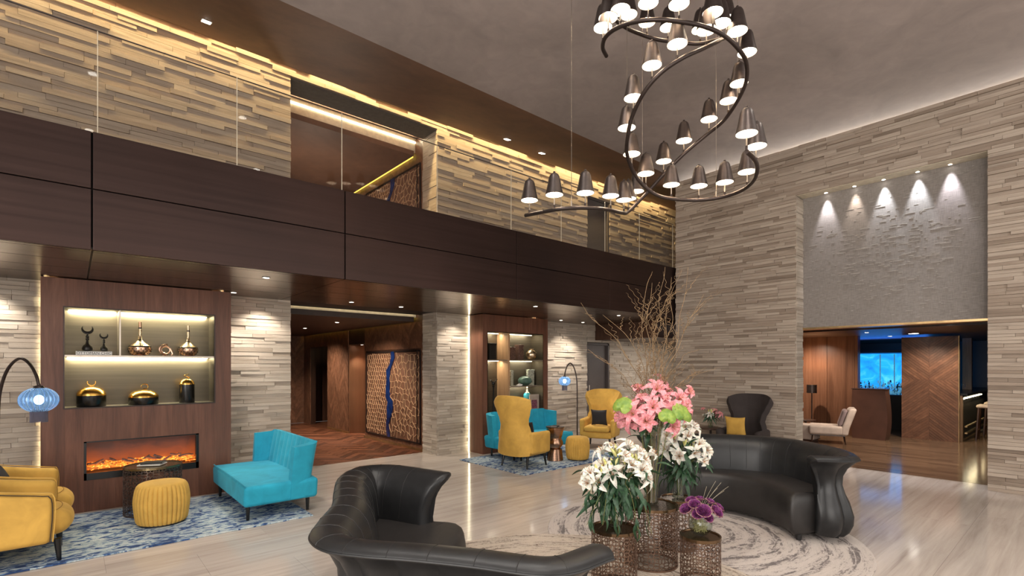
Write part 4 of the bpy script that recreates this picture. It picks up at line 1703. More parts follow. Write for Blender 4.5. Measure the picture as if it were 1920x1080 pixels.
# bar counter with lit shelf, stools
br = thing('bar_counter', 'bar counter with glowing under-shelf lights right of the partition', 'bar', (14.12, 1.80, 0))
MB().box((0, 0, 0), (.10, .55, .98)).build('end_panel', LIGHTWOOD, br)
MB().box((.10, .06, 0), (4.4, .5, .92)).build('front', BLACKSATIN, br)
MB().box((-.01, -.08, .98), (4.4, .6, 1.02)).build('counter_top', BLACK, br)
for i in range(7):
    MB().box((.25 + i * .42, .02, .88), (.50 + i * .42, .055, .905)).build('shelf_light', LED_WARM, br)
for z in (.16, .30):
    MB().box((.12, -.06, z), (4.4, -.02, z + .03)).build('foot_rail', BRASSTRIM, br)
light('bar_under', 'AREA', (16.0, 1.72, .85), 4, (1, .8, .45), (0, -.5, -1), 3.5, .05)


def stool(loc, label):
    t = thing('bar_stool', label, 'stool', loc, 0, 'bar stools')
    MB().rbox((-.19, -.19, .70), (.19, .19, .77), .03, 3).build('seat', BEIGEFAB, t, True)
    for sx in (-1, 1):
        for sy in (-1, 1):
            MB().tube([(sx * .19, sy * .19, 0), (sx * .15, sy * .15, .71)], .02, 6).build('leg', WALNUT_D, t)
    for z in (.22,):
        MB().tube([(-.18, -.18, z), (.18, -.18, z)], .012, 6).tube([(-.18, .18, z), (.18, .18, z)], .012, 6).build('foot_rail', BRASSTRIM, t)


stool((14.75, 1.45, 0), 'bar stool with pale seat nearest the stone pier edge')
stool((15.9, 1.45, 0), 'bar stool with pale seat farther along the counter')
t = thing('table_lamp', 'small lamp with white shade on the bar counter end', 'lamp', (14.25, 2.05, 1.0202))
MB().lathe([(.05, 0), (.05, .01), (.008, .02), (.008, .30)], seg=16).build('base', DARKBR, t)
MB().lathe([(.05, .26), (.045, .38), (.04, .38)], seg=16).build('shade', emis('lamp_shade_white', (1, .86, .8), 1.6), t)
for i in range(7):
    gx = 14.5 + i * .16
    t = thing('drinking_glass', 'clear glass in the row on the bar counter', 'glass', (gx, 1.95 + .05 * (i % 3), 1.0202), 0, 'glasses on the bar counter')
    MB().lathe([(.03, 0), (.004, .006), (.004, .07), (.035, .11), (.032, .17)], seg=12).build('glass', CLEARGLASS, t, True)
# veneer post and lit column at the right of the bar view
struct(MB().box((16.6, 1.95, 0), (16.75, 2.12, BZ)).build('trim_2', LIGHTWOOD), 'pale timber post in the bar')
light('bar_room_1', 'SPOT', (11.2, 2.2, BZ - .05), 190, (1, .87, .74), (0, 0, -1), angle=130, blend=.8)
light('bar_room_2', 'SPOT', (12.4, 4.4, BZ - .05), 150, (1, .84, .68), (.45, 0, -1), angle=120, blend=.8)
light('bar_room_4', 'SPOT', (13.4, 1.35, BZ - .05), 60, (1, .86, .66), (.7, .35, -1), angle=80, blend=.8)
light('bar_room_3', 'SPOT', (13.0, 2.3, BZ - .05), 70, (1, .84, .66), (.45, 0, -1), angle=110, blend=.8)
for (u, v, r) in ((1602, 613, .05), (1625, 623, .045), (1669, 630, .045), (1771, 605, .06), (1713, 625, .11)):
    t_ = (BZ - H) * F / (686 - v)
    p = fix(u, v, t_)
    downlight('bar_downlight', (p.x, p.y, BZ), r, 'large round downlight' if False else ('wide round downlight in front of the chevron partition' if r > .1 else 'small round downlight in the glossy bar ceiling'), 'bar ceiling downlights')

# beige slipper chair
def slipper(loc, rz):
    t = thing('lounge_chair', 'low beige armless lounge chair in the bar', 'chair', loc, rz)
    MB().rbox((-.34, -.36, .20), (.36, .36, .40), .05, 4).build('seat', BEIGEFAB, t, True)
    MB().rbox((-.44, -.36, .20), (-.28, .36, .80), .05, 4, lambda q: (q.x - max(0, q.z - .3) * .35, q.y, q.z)).build('backrest', BEIGEFAB, t, True)
    MB().rbox((-.29, -.30, .40), (-.19, .30, .76), .045, 4, lambda q: (q.x - max(0, q.z - .3) * .33, q.y, q.z)).build('back_cushion', TAUPEFAB, t, True)
    for sx in (-.36, .28):
        for sy in (-.3, .3):
            MB().tube([(sx, sy, .20), (sx + (-.03 if sx < 0 else .02), sy, 0)], .018, 6, .012).build('leg', WALNUT_D, t)
    MB().box((-.38, -.32, .18), (.33, .32, .20)).build('plinth', WALNUT_D, t)
    t.scale = (.86, .86, .92)


p = rm(6.35, 10.75)
slipper((p[0] + .10, p[1] - .26, 0), math.radians(108))
t = thing('side_table', 'small dark side table beside the beige lounge chair', 'table', (12.33, 4.20, 0))
MB().lathe([(.19, .38), (.20, .39), (.20, .405), (.19, .41)], seg=28).build('top', WALNUT_D, t)
MB().lathe([(.14, 0), (.14, .015), (.02, .03), (.02, .38)], seg=20).build('stand', DARKBR, t)
t = thing('ottoman', 'pale square ottoman half hidden by the left doorway jamb', 'ottoman', (11.85, 4.02, 0))
MB().rbox((-.2, -.2, .05), (.2, .2, .36), .03, 3).build('cushion', BEIGEFAB, t, True)
MB().box((-.17, -.17, 0), (.17, .17, .06)).build('plinth', WALNUT_D, t)
t = thing('floor_lamp', 'slim floor lamp with dark metal drum shade glowing at its top rim', 'lamp', (13.0, 4.30, 0))
MB().lathe([(.14, 0), (.14, .02), (.012, .03), (.012, 1.0)], seg=20).build('pole', DARKBR, t)
MB().lathe([(.105, .97), (.105, 1.16), (.102, 1.16), (.102, .97), (.105, .97)], seg=28, cap=(False, False)).build('shade', DARKBR, t, True)
MB().lathe([(.001, 1.12), (.100, 1.12), (.100, 1.14), (.001, 1.14)], seg=24).build('diffuser', emis('lamp_orange', (1, .55, .2), 6), t)
light('floor_lamp_up', 'SPOT', (13.0, 4.30, 1.18), 25, (1, .6, .3), (0, 0, 1), angle=120, blend=.7)

# ================================================================== rugs
rg = thing('blue_rug', 'blue and cream abstract rug before the fireplace', 'rug', (0, 0, 0))
MB().rbox((-3.2, 5.45, 0.0008), (1.94, 7.12, .014), .006, 2).build('pile', RUGBLUE, rg)
rg = thing('blue_rug', 'blue and cream abstract rug under the wing chair by the bookcase', 'rug', (0, 0, 0))
MB().rbox((4.96, 5.43, 0.0008), (7.42, 7.06, .014), .006, 2).build('pile', RUGBLUE, rg)


def round_rug(cx, cy, r, z0, z1, mat, label):
    p = rm(cx, cy)
    rg = thing('round_rug', label, 'rug', (p[0], p[1], 0))
    MB().lathe([(r - .004, z0), (r, z0 + .002), (r, z1 - .003), (r - .004, z1), (.01, z1)], seg=96).build('pile', mat, rg)


a = rm(1.77, 4.88)
RR1 = rug_round('ringed_rug', a[0], a[1], (.50, .44, .40), (.155, .13, .125))
a = rm(.36, 3.20)
RR2 = rug_round('tan_rug', a[0], a[1], (.52, .44, .36), (.17, .125, .10), .4)
round_rug(1.77, 4.88, 1.42, .0008, .011, RR1, 'round ringed cream and grey rug under the right black sofa')
round_rug(.36, 3.20, 1.56, .0112, .020, RR2, 'round tan rug under the left black sofa')
RUGTOP2 = .020

# ================================================================== curved black sofas
PROF = [(-.13, .055, 1), (-.085, .10, 1), (-.055, .17, 1), (-.05, .25, 1), (-.075, .34, 1), (-.115, .43, 1), (-.14, .52, 1), (-.135, .60, 1), (-.10, .67, 1), (-.05, .72, 1), (-.008, .748, .2),
        (0, .758, 0), (-.008, .772, 0), (-.04, .787, 0), (-.085, .79, 0), (-.13, .782, 0), (-.175, .755, 0), (-.215, .70, 0), (-.24, .63, 0), (-.255, .54, 0), (-.265, .45, 0), (-.27, .34, 0), (-.27, .055, 0)]


def sofa(name, label, path, front, z0, feet, seam_step=.2):
    t = thing(name, label, 'sofa', (0, 0, 0))
    N = 150
    P = spline([rm3(x, y_, 0) for x, y_ in path], N)
    L = [0]
    for i in range(1, N):
        L.append(L[-1] + (P[i] - P[i - 1]).length)
    tot = L[-1]
    nch = round(tot / seam_step)
    step = tot / nch
    rings = []
    T, NR = [], []
    for i in range(N):
        d = (P[min(i + 2, N - 1)] - P[max(i - 2, 0)]).normalized()
        T.append(d)
        NR.append(Vector((d.y, -d.x, 0)))

    def ring(i, tang=0.0, sc=1.0, flare=0.0):
        out = []
        s = L[i]
        fl = abs(math.sin(PI * s / step))
        for (d, z, o) in PROF:
            dd = d + (.046 * (fl ** .6 - .75) * o if o > .5 else 0)
            c = -.14
            dd = c + (dd - c) * sc
            zz = .40 + (z - .40) * (1 - (1 - sc) * .12)
            ef = flare * (max(0, (z - .5) / .28) ** 1.5 * .10 + max(0, (.42 - abs(z - .22)) / .42) * .02)
            p = P[i] + NR[i] * dd + T[i] * (tang + ef) + Vector((0, 0, z0 + zz))
            out.append(p)
        return out

    def fw(i):
        s = min(L[i], tot - L[i])
        return max(0, 1 - s / .22) ** 2

    for k, (tg, sc) in enumerate(((.030, .35), (.026, .62), (.018, .82), (.008, .95))):
        rings.append(ring(0, -tg, sc, -1))
    for i in range(N):
        rings.append(ring(i, 0, 1, (-fw(i) if L[i] < tot / 2 else fw(i))))
    for tg, sc in ((.008, .95), (.018, .82), (.026, .62), (.030, .35)):
        rings.append(ring(N - 1, tg, sc, 1))
    MB().rings(rings).build('backrest', LEATHER, t, True)
    # piping along the rim edge and dark seams between the channels
    k = 11
    MB().tube([ring(i, 0, 1, (-fw(i) if L[i] < tot / 2 else fw(i)))[k] + Vector((0, 0, -.006)) for i in range(N)], .006, 6).build('piping', LEATHER, t, True)
    for c in range(1, nch):
        i = min(range(N), key=lambda q: abs(L[q] - c * step))
        R_ = ring(i, 0, 1, (-fw(i) if L[i] < tot / 2 else fw(i)))
        pts = [R_[q] + (R_[q] - (P[i] + NR[i] * -.13 + Vector((0, 0, z0 + R_[q].z * .9)))).normalized() * .0 for q in range(11, 21)]
        MB().tube(pts, .0022, 5).build('seam', BLACKSATIN, t)
    # seat
    M = 60
    I = [P[int(i * (N - 1) / (M - 1))] + NR[int(i * (N - 1) / (M - 1))] * -.255 for i in range(M)]
    Fc = spline([rm3(x, y_, 0) for x, y_ in front], M)
    rings = []
    for i in range(M):
        a, b = I[i], Fc[i]
        d = (b - a)
        dn = d.normalized()
        z = Vector((0, 0, z0))
        e = [(.0, .42, 0), (.5, .435, 0), (.85, .44, -.02), (1, .435, -.05), (1, .415, -.015), (1, .38, .003), (1, .30, .018), (1, .20, .012), (1, .10, -.02), (1, .055, -.05), (.0, .055, 0)]
        rings.append([a + d * f + dn * q + z + Vector((0, 0, h)) for f, h, q in e])
    def endcap(R_, tv):
        c = sum(R_, Vector()) / len(R_)
        out = []
        for sc, tg in ((.96, .015), (.88, .035), (.72, .052), (.45, .064), (.15, .068)):
            out.append([c + (q - c) * sc + tv * tg for q in R_])
        return out

    t0 = (rings[0][3] - rings[1][3]).normalized()
    t1 = (rings[-1][3] - rings[-2][3]).normalized()
    rings = list(reversed(endcap(rings[0], t0))) + rings + endcap(rings[-1], t1)
    MB().rings(rings).build('seat', SEATLEATHER, t, True)
    for (x, y_) in feet:
        p = rm3(x, y_, z0)
        MB().lathe([(.022, 0), (.028, .06)], (p.x, p.y, p.z), 10).build('foot', BLACKSATIN, t)
    return t


sofa('curved_sofa', 'curved black leather sofa at lower left, its flared back towards the camera',
     [(-.54, 3.87), (-.95, 4.10), (-1.22, 4.03), (-1.27, 3.72), (-1.16, 3.30), (-1.06, 2.98), (-1.02, 2.66), (-.97, 2.42), (-.84, 2.26), (-.65, 2.19), (-.44, 2.15), (-.17, 2.08), (.09, 1.995), (.24, 2.01), (.37, 2.11)],
     [(-.50, 3.60), (-.36, 3.66), (-.35, 3.45), (-.40, 3.2), (-.42, 2.95), (-.30, 2.75), (-.05, 2.58), (.16, 2.48), (.33, 2.38)], RUGTOP2,
     [(-.6, 3.75), (-1.0, 3.7), (-.75, 2.6), (.25, 2.4), (-.45, 3.2)])
sofa('curved_sofa', 'curved black leather sofa on the right, facing the flower tables',
     [(2.76, 4.41), (2.90, 4.39), (3.07, 4.46), (3.20, 4.75), (3.22, 5.1), (3.16, 5.45), (2.98, 5.74), (2.73, 5.90), (2.30, 6.02), (1.90, 6.06), (1.55, 5.95)],
     [(2.50, 4.56), (2.53, 4.80), (2.49, 5.05), (2.38, 5.25), (2.24, 5.40), (2.02, 5.50), (1.80, 5.52), (1.60, 5.52)], .011,
     [(2.62, 4.62), (3.0, 4.68), (2.28, 5.5), (2.9, 5.55), (1.75, 5.75)])


# ================================================================== upholstered seating
def taper_leg(t, x, y_, h, r0=.024, r1=.014, dx=0, dy=0):
    MB().tube([(x, y_, h), (x + dx, y_ + dy, 0)], r0, 8, r1).build('leg', BLACK, t)


def wing_chair(loc, rz, fab, label, pillow=None):
    t = thing('wing_chair', label, 'armchair', loc, rz, 'wing chairs')
    # local: faces +X
    prof = [(.20, .285), (.34, .29), (.46, .285), (.58, .24), (.68, .208), (.78, .226), (.90, .280), (1.0, .325), (1.08, .342), (1.13, .315)]

    def hw(z):
        for (a, b), (c, d) in zip(prof, prof[1:]):
            if a <= z <= c:
                q = (z - a) / (c - a)
                q = q * q * (3 - 2 * q)
                return b + (d - b) * q
        return prof[-1][1]

    def f(u, v):
        z = .20 + .93 * v
        s = 2 * u - 1
        top = max(0, (v - .86) / .14)
        z -= top * .06 * abs(s) ** 4
        wing = .17 * abs(s) ** 2.6 * (1 if z > .5 else .4 + .6 * max(0, (z - .2) / .3))
        return (-.27 - .16 * v + wing, s * hw(z), z)

    MB().shell(f, 26, 24, lambda u, v: -.075 * min(1, (1.02 - v) * 9)).build('backrest', fab, t, True)
    # piping line down the edge
    for s in (0, 1):
        MB().tube([Vector(f(s, v / 24)) for v in range(25)] , .008, 6).build('piping', fab, t, True)
    for s in (-1, 1):
        MB().rbox((-.24, s * .30 - .05, .22), (.25, s * .30 + .05, .56), .045, 4, lambda q: (q.x, q.y + s * .02 * (q.z - .2), q.z + .03 * max(0, -q.x))).build('arm', fab, t, True)
    MB().rbox((-.25, -.29, .19), (.27, .29, .32), .05, 4).build('base', fab, t, True)
    MB().rbox((-.24, -.25, .32), (.31, .25, .43), .05, 4).build('seat_cushion', fab, t, True)
    for x in (-.2, .21):
        for y_ in (-.24, .24):
            taper_leg(t, x, y_, .20, dx=.03 if x > 0 else -.04, dy=.02 if y_ > 0 else -.02)
    return t


def pillow(name, loc, rot, s, mat, label):
    n = 14
    mb = MB()
    top, bot = [], []
    for i in range(n + 1):
        for j in range(n + 1):
            x, y_ = 2 * i / n - 1, 2 * j / n - 1
            e = (1 - x ** 4) * (1 - y_ ** 4)
            px = x * (1 - .10 * (1 - abs(y_) ** 2) * abs(x) ** 2) * s / 2
            py = y_ * (1 - .10 * (1 - abs(x) ** 2) * abs(y_) ** 2) * s / 2
            top.append((px, py, .16 * s * max(0, e) ** .5 + .002))
            bot.append((px, py, -.16 * s * max(0, e) ** .5 - .002))
    mb.v = top + bot
    k = n + 1
    off = k * k
    for i in range(n):
        for j in range(n):
            a = i * k + j
            mb.f.append((a, a + k, a + k + 1, a + 1))
            mb.f.append((off + a, off + a + 1, off + a + k + 1, off + a + k))
    for i in range(n):
        for a, b in ((i, i + 1), (n * k + i, n * k + i + 1)):
            mb.f.append((a, b, off + b, off + a))
        for a, b in ((i * k, (i + 1) * k), (i * k + n, (i + 1) * k + n)):
            mb.f.append((a, b, off + b, off + a))
    o = mb.build(name, mat, None, True, loc)
    o.rotation_euler = rot
    return tag(o, label, 'cushion')


wing_chair((5.45, 5.97, .0145), math.radians(8), YELLOW, 'mustard velvet wing chair seen from behind on the far blue rug')
wing_chair((7.90, 6.42, 0), math.radians(205), YELLOW, 'mustard velvet wing chair facing the camera beside the taupe door')
pillow('throw_cushion', (7.80, 6.36, .59), (math.radians(78), 0, math.radians(115)), .32, GREYFAB, 'charcoal cushion on the mustard wing chair by the door')
pillow('throw_cushion', (5.60, 6.06, .56), (math.radians(75), 0, math.radians(98)), .28, GREYFAB, 'charcoal cushion on the mustard wing chair seen from behind')
wing_chair((8.32, 3.78, 0), math.radians(184), BROWNFAB, 'dark brown wing chair against the right stone wall')
pillow('throw_cushion', (8.17, 3.83, .61), (math.radians(80), 0, math.radians(92)), .33, YELLOW, 'mustard cushion on the dark wing chair')


def club_chair(loc, rz, label):
    t = thing('club_chair', label, 'armchair', loc, rz, 'mustard club chairs')
    # faces +X, arms wrap into the back
    for s in (-1, 1):
        MB().rbox((-.62, s * .285 - .055, .17), (.04, s * .285 + .055, .575), .05, 4, lambda q: (q.x + .05 * (q.z - .17) * (1 if q.x > -.2 else 0) - .02, q.y, q.z + .13 * max(0, (-q.x - .05) / .6) * (q.z - .17) / .4)).build('arm', YELLOW, t, True)
        # double welt along the outer arm front
        for off in (0, .017):
            pts = [(-.60, .575 + .115), (-.30, .575 + .055 - off), (-.03 - off, .580 - off), (.030 - off, .555 - off), (.040 - off, .40), (.025 - off, .19)]
            pts = [(x, s * .343, z) for x, z in pts]
            MB().tube(spline(pts, 30), .0045, 6).build('welt', DARKSEAM if off else YELLOW, t, True)
    MB().rbox((-.74, -.34, .17), (-.54, .34, .74), .07, 4, lambda q: (q.x - .12 * max(0, q.z - .3), q.y, q.z)).build('backrest', YELLOW, t, True)
    MB().rbox((-.60, -.25, .16), (.03, .25, .30), .06, 4).build('base', YELLOW, t, True)
    # seat cushion with bull-nosed, outward-bowed front
    MB().rbox((-.58, -.235, .20), (.105, .235, .41), .095, 6, lambda q: (q.x + .06 * (1 - (q.y / .24) ** 2) * max(0, (q.x + .1) / .24), q.y * (1 + .12 * max(0, q.x) / .14), q.z)).build('seat_cushion', YELLOW, t, True)
    pts = []
    for i in range(21):
        a = -1 + 2 * i / 20
        pts.append((.03 + .05 * (1 - a * a), a * .225, .409))
    MB().tube(pts, .002, 5).build('seam', MUSTSEAM, t)
    for x in (-.56, .05):
        for y_ in (-.22, .22):
            taper_leg(t, x, y_, .18, .026, .015, .012 if x > 0 else -.02, 0)
    return t


club_chair((-.14, 5.76, .0145), 0, 'mustard velvet club chair at the left edge, nearer the camera')
club_chair((-.14, 6.47, .0145), 0, 'mustard velvet club chair at the left edge, nearer the fireplace')
pillow('throw_cushion', (-.53, 5.74, .56), (math.radians(62), math.radians(-8), math.radians(90)), .36, GREYFAB, 'charcoal cushion on the club chair nearer the camera')
pillow('throw_cushion', (-.47, 6.48, .55), (math.radians(60), math.radians(38), math.radians(80)), .32, GREYFAB, 'charcoal cushion on the club chair nearer the fireplace')


def settee(loc, rz, w_, label):
    """armless settee facing local -Y, width along X"""
    t = thing('settee', label, 'settee', loc, rz, 'turquoise settees')
    h = w_ / 2
    MB().rbox((-h, -.40, .15), (h, .34, .385), .04, 4, lambda q: (q.x * (1 + .03 * (q.z - .15) / .2), q.y, q.z - .02 * (q.x / h) ** 2 * (q.z > .3))).build('seat', TEAL, t, True)
    MB().tube([(-h * 1.02, -.385, .372), (-h * .5, -.392, .385), (0, -.394, .388), (h * .5, -.392, .385), (h * 1.02, -.385, .372)], .006, 6).build('piping', TEAL, t, True)

    def f(u, v):
        s = 2 * u - 1
        e = abs(s)
        bend = max(0, e - .70) / .30
        x = (h + .015) * math.copysign(min(e, .70) / .70 * .86 + .14 * math.sin(bend * PI / 2), s) * (1 + .05 * v * bend)
        y_ = .30 - .25 * bend ** 2.2 + .10 * max(0, v - .35) * (1 - bend * .6)
        z = .17 + .58 * v - .03 * bend * v
        fl = .012 * abs(math.sin(u * PI * 13)) * (1 - bend) * min(1, 4 * v * (1 - v) + .3)
        return (x, y_ - fl, z)

    MB().shell(f, 104, 12, lambda u, v: .085 + .012 * abs(math.sin(u * PI * 13)) * 0).build('backrest', TEAL, t, True)
    for x in (-h + .10, h - .10):
        for y_ in (-.34, .26):
            taper_leg(t, x, y_, .16, .024, .015)
    return t


settee((1.70, 6.33, .0145), math.radians(-90), 1.48, 'turquoise velvet settee beside the fireplace')
settee((6.24, 6.71, .0145), 0, 1.50, 'turquoise velvet settee in front of the bookcase')


def pouf(loc, r, h, label):
    t = thing('pleated_pouf', label, 'pouf', loc, 0, 'mustard poufs')
    prof = [(r * .80, 0), (r * .93, .02), (r * 1.0, h * .3), (r * 1.03, h * .55), (r * .98, h * .8), (r * .90, h * .93), (r * .76, h * .985), (r * .45, h), (.01, h * 1.0)]

    def fl(a, z):
        k = min(1, (h - z) / (h * .15)) if z < h else 0
        s = abs(math.sin(a * 17))
        return -.06 * (1 - s) ** 2 * max(0, k)

    P = spline([(a, 0, b) for a, b in prof], 26)
    MB().lathe([(p.x, p.z) for p in P], seg=204, flute=fl).build('cover', YELLOW, t, True)
    MB().lathe([(r * .82, -.012), (r * .82, .004)], seg=30).build('base', BLACKSATIN, t)


p = (.69, 6.22)
pouf((.69, 6.20, .0265), .235, .405, 'pleated mustard pouf before the fireplace')
pouf((6.47, 5.74, .0265), .20, .38, 'pleated mustard pouf beside the copper drum table')

# ================================================================== lattice tables
def lattice_mesh(r, h, ncol, nrow, wv=.0029, dp=.003, z0=.0):
    """star-and-cross openwork wrapped on a cylinder"""
    mb = MB()
    segs = []
    # eight-point star in each cell plus links to the neighbours
    o, i_ = .36, .23
    star = []
    for k in range(16):
        a = PI / 8 * k
        rr = o if k % 2 == 0 else i_
        star.append((.5 + rr * math.cos(a), .5 + rr * math.sin(a)))
    for k in range(16):
        segs.append((star[k], star[(k + 1) % 16]))
    for k in (0, 4, 8, 12):
        a = star[k]
        d = ((a[0] - .5) / o, (a[1] - .5) / o)
        segs.append((a, (.5 + d[0] * .5, .5 + d[1] * .5)))
    for k in (2, 6, 10, 14):
        a = star[k]
        d = (math.copysign(1, a[0] - .5), math.copysign(1, a[1] - .5))
        c = (.5 + d[0] * .5, .5 + d[1] * .5)
        b1 = (c[0] - d[0] * .16, c[1])
        b2 = (c[0], c[1] - d[1] * .16)
        segs += [(a, b1), (a, b2)]
    cw_ = 2 * PI / ncol
    ch_ = h / nrow

    def P(u, v, rr):
        a = u * cw_
        return (rr * math.cos(a), rr * math.sin(a), z0 + v * ch_)

    asp = (r * cw_) / ch_
    for c in range(ncol):
        for q in range(nrow):
            for (a, b) in segs:
                dx, dy = (b[0] - a[0]) * r * cw_, (b[1] - a[1]) * ch_
                ln = math.hypot(dx, dy)
                if ln < 1e-6:
                    continue
                nx, ny = -dy / ln * wv / (r * cw_), dx / ln * wv / ch_
                ex, ey = dx / ln * wv * .6 / (r * cw_), dy / ln * wv * .6 / ch_
                n = len(mb.v)
                quad = [(a[0] + nx - ex, a[1] + ny - ey), (b[0] + nx + ex, b[1] + ny + ey), (b[0] - nx + ex, b[1] - ny + ey), (a[0] - nx - ex, a[1] - ny - ey)]
                for rr in (r, r - dp):
                    for (u, v) in quad:
                        mb.v.append(P(c + u, q + v, rr))
                mb.f += [(n, n + 1, n + 2, n + 3), (n + 7, n + 6, n + 5, n + 4), (n, n + 4, n + 5, n + 1), (n + 1, n + 5, n + 6, n + 2), (n + 2, n + 6, n + 7, n + 3), (n + 3, n + 7, n + 4, n)]
    return mb


def lattice_table(loc, r, h, label, mat, topmat, ncol, nrow):
    t = thing('lattice_table', label, 'table', loc, 0, 'openwork drum tables')
    o = lattice_mesh(r, h - .03, ncol, nrow, z0=.012).build('openwork_drum', mat, t)
    o['kind'] = 'stuff'
    MB().lathe([(.01, h - .008), (r - .012, h - .008), (r - .010, h), (r + .002, h), (r + .003, h - .022), (r - .004, h - .024), (r - .006, h - .014), (.01, h - .014)], seg=56).build('top', topmat, t)
    MB().lathe([(r + .002, 0), (r + .002, .014), (r - .012, .014), (r - .012, 0), (r + .002, 0)], seg=56, cap=(False, False)).build('base_ring', mat, t)
    return t


def T(x, y_, z):
    p = rm(x, y_)
    return (p[0], p[1], z)


R1 = .0112
lattice_table(T(1.117, 4.06, .0202), .205, .475, 'tallest bronze openwork drum table carrying the tall glass vase', LATTICE, BRONZETOP, 16, 6)
lattice_table(T(.735, 3.64, .0202), .162, .42, 'bronze openwork drum table with white lilies, nearest the left sofa', LATTICE, BRONZETOP, 13, 5)
lattice_table(T(1.378, 3.70, .0202), .142, .345, 'smallest bronze openwork drum table carrying the purple roses', LATTICE, BRONZETOP, 11, 4)
lattice_table(T(1.455, 4.42, .0202), .15, .43, 'bronze openwork drum table half hidden behind the purple roses', LATTICE, BRONZETOP, 10, 4)
lattice_table((.67, 6.74, .0145), .265, .51, 'dark openwork drum table standing before the fireplace', LATTICE_D, OLIVETOP, 16, 5)
bk1 = book('magazine', (.66, 6.73, .5247), (.22, .17, .012), PAPER, 'pale magazine lying on the dark openwork table', None, math.radians(-30))
bk2 = book('notebook', (.67, 6.735, .5369), (.20, .14, .018), BLACKSATIN, 'black notebook lying on the pale magazine', None, math.radians(-22))

t = thing('hourglass_table', 'brushed copper hourglass side table between the yellow chairs', 'table', (6.14, 5.95, .0145))
MB().lathe([(.135, 0), (.14, .005), (.115, .19), (.09, .20), (.135, .27), (.135, .30), (.105, .375), (.115, .39), (.155, .545), (.155, .555)], seg=36).build('body', COPPER, t, True)
MB().lathe([(.01, .545), (.15, .545), (.157, .555), (.157, .565), (.01, .565)], seg=36).build('top', BRONZETOP, t)
bk3 = book('notebook', (6.14, 5.95, .5797), (.15, .11, .014), BLACKSATIN, 'small dark notebook on the copper hourglass table', None, .5)


# ================================================================== arc lamps
RIBGLASS = plain('rib_glass_pale', (.34, .52, .72), .12, 0, .1, 14)  # paler frosted glass for the globe ribs


def arc_lamp(loc, rz, label, gd=.25, reach=.42):
    """pole at the local origin, shade hanging at local +X"""
    t = thing('arc_lamp', label, 'lamp', loc, rz, 'arc lamps with blue glass globes')
    MB().lathe([(.15, 0), (.15, .015), (.02, .025), (.02, .05)], seg=28).build('base', DARKBR, t)
    top = 1.66
    pts = [(0, 0, .04), (0, 0, .6), (0, 0, 1.05), (.02, 0, 1.33), (.10, 0, 1.55), (.22, 0, 1.655), (.32, 0, 1.61), (.39, 0, 1.50), (.42, 0, 1.395)]
    pts = [(x * reach / .42, y_, z) for x, y_, z in pts]
    MB().tube(spline(pts, 60), .0135, 8).build('pole', DARKBR, t, True)
    g = gd / 2
    cz = 1.385 - g * .84
    c = (reach, 0, cz)
    MB().lathe([(.012, g * .98), (.034, g * .92), (.042, g * .78), (.03, g * .74)], c, 18).build('cap', DARKBR, t, True)
    prof = []
    for i in range(13):
        a = math.radians(-68 + 138 * i / 12)
        prof.append((g * math.cos(a), g * .84 * math.sin(a)))
    inner = [(r * .96, z * .97) for r, z in reversed(prof)]
    gl = MB().lathe(prof + inner + prof[:1], c, 132, flute=lambda a, z: .045 * abs(math.sin(a * 11)), cap=(False, False)).build('globe', BLUEGLASS, t, True)
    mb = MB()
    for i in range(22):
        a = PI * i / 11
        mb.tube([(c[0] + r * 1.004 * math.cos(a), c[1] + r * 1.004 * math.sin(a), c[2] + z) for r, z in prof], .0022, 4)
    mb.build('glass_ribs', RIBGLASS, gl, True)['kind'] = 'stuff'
    MB().ball(c, .038, 14, 10, 1, 1, 1.2).build('bulb', emis('lamp_bulb_cool', (.85, .93, 1), 10) if 'lamp_bulb_cool' not in MATS else MATS['lamp_bulb_cool'], t, True)
    mb = MB()
    rr = g * .44
    z1 = -g * .74
    MB().lathe([(rr, z1), (rr, z1 + .012), (rr - .004, z1 + .012), (rr - .004, z1), (rr, z1)], c, 30, cap=(False, False)).build('fringe_ring', DARKBR, t)
    for i in range(54):
        a = 2 * PI * i / 54
        x, y_ = c[0] + rr * math.cos(a), c[1] + rr * math.sin(a)
        mb.tube([(x, y_, c[2] + z1), (x, y_, c[2] + z1 - .105)], .0022, 4)
    fr = mb.build('bead_fringe', plain('bead_fringe_grey', (.13, .12, .16), .4) if 'bead_fringe_grey' not in MATS else MATS['bead_fringe_grey'], t)
    fr['kind'] = 'stuff'
    p = t.matrix_world
    return t


# globe of the near lamp hangs over the club chairs; its pole stands to the left, behind them
gp = fix(73, 757, 4.75)
dirv = Vector((cy_, -sy_, 0))
base = Vector((-.54, 6.96, 0))
arc_lamp((base.x, base.y, .0145), math.atan2(gp.y - base.y, gp.x - base.x), 'arc floor lamp with blue glass globe at the left edge by the fireplace', .283, math.hypot(gp.x - base.x, gp.y - base.y))
gp = fix(1061, 724, 10.45)
base = gp + dirv * .235
l2 = arc_lamp((base.x, base.y, 0), -YAW + PI, 'arc floor lamp with blue glass globe between the yellow wing chairs', .24, .26)

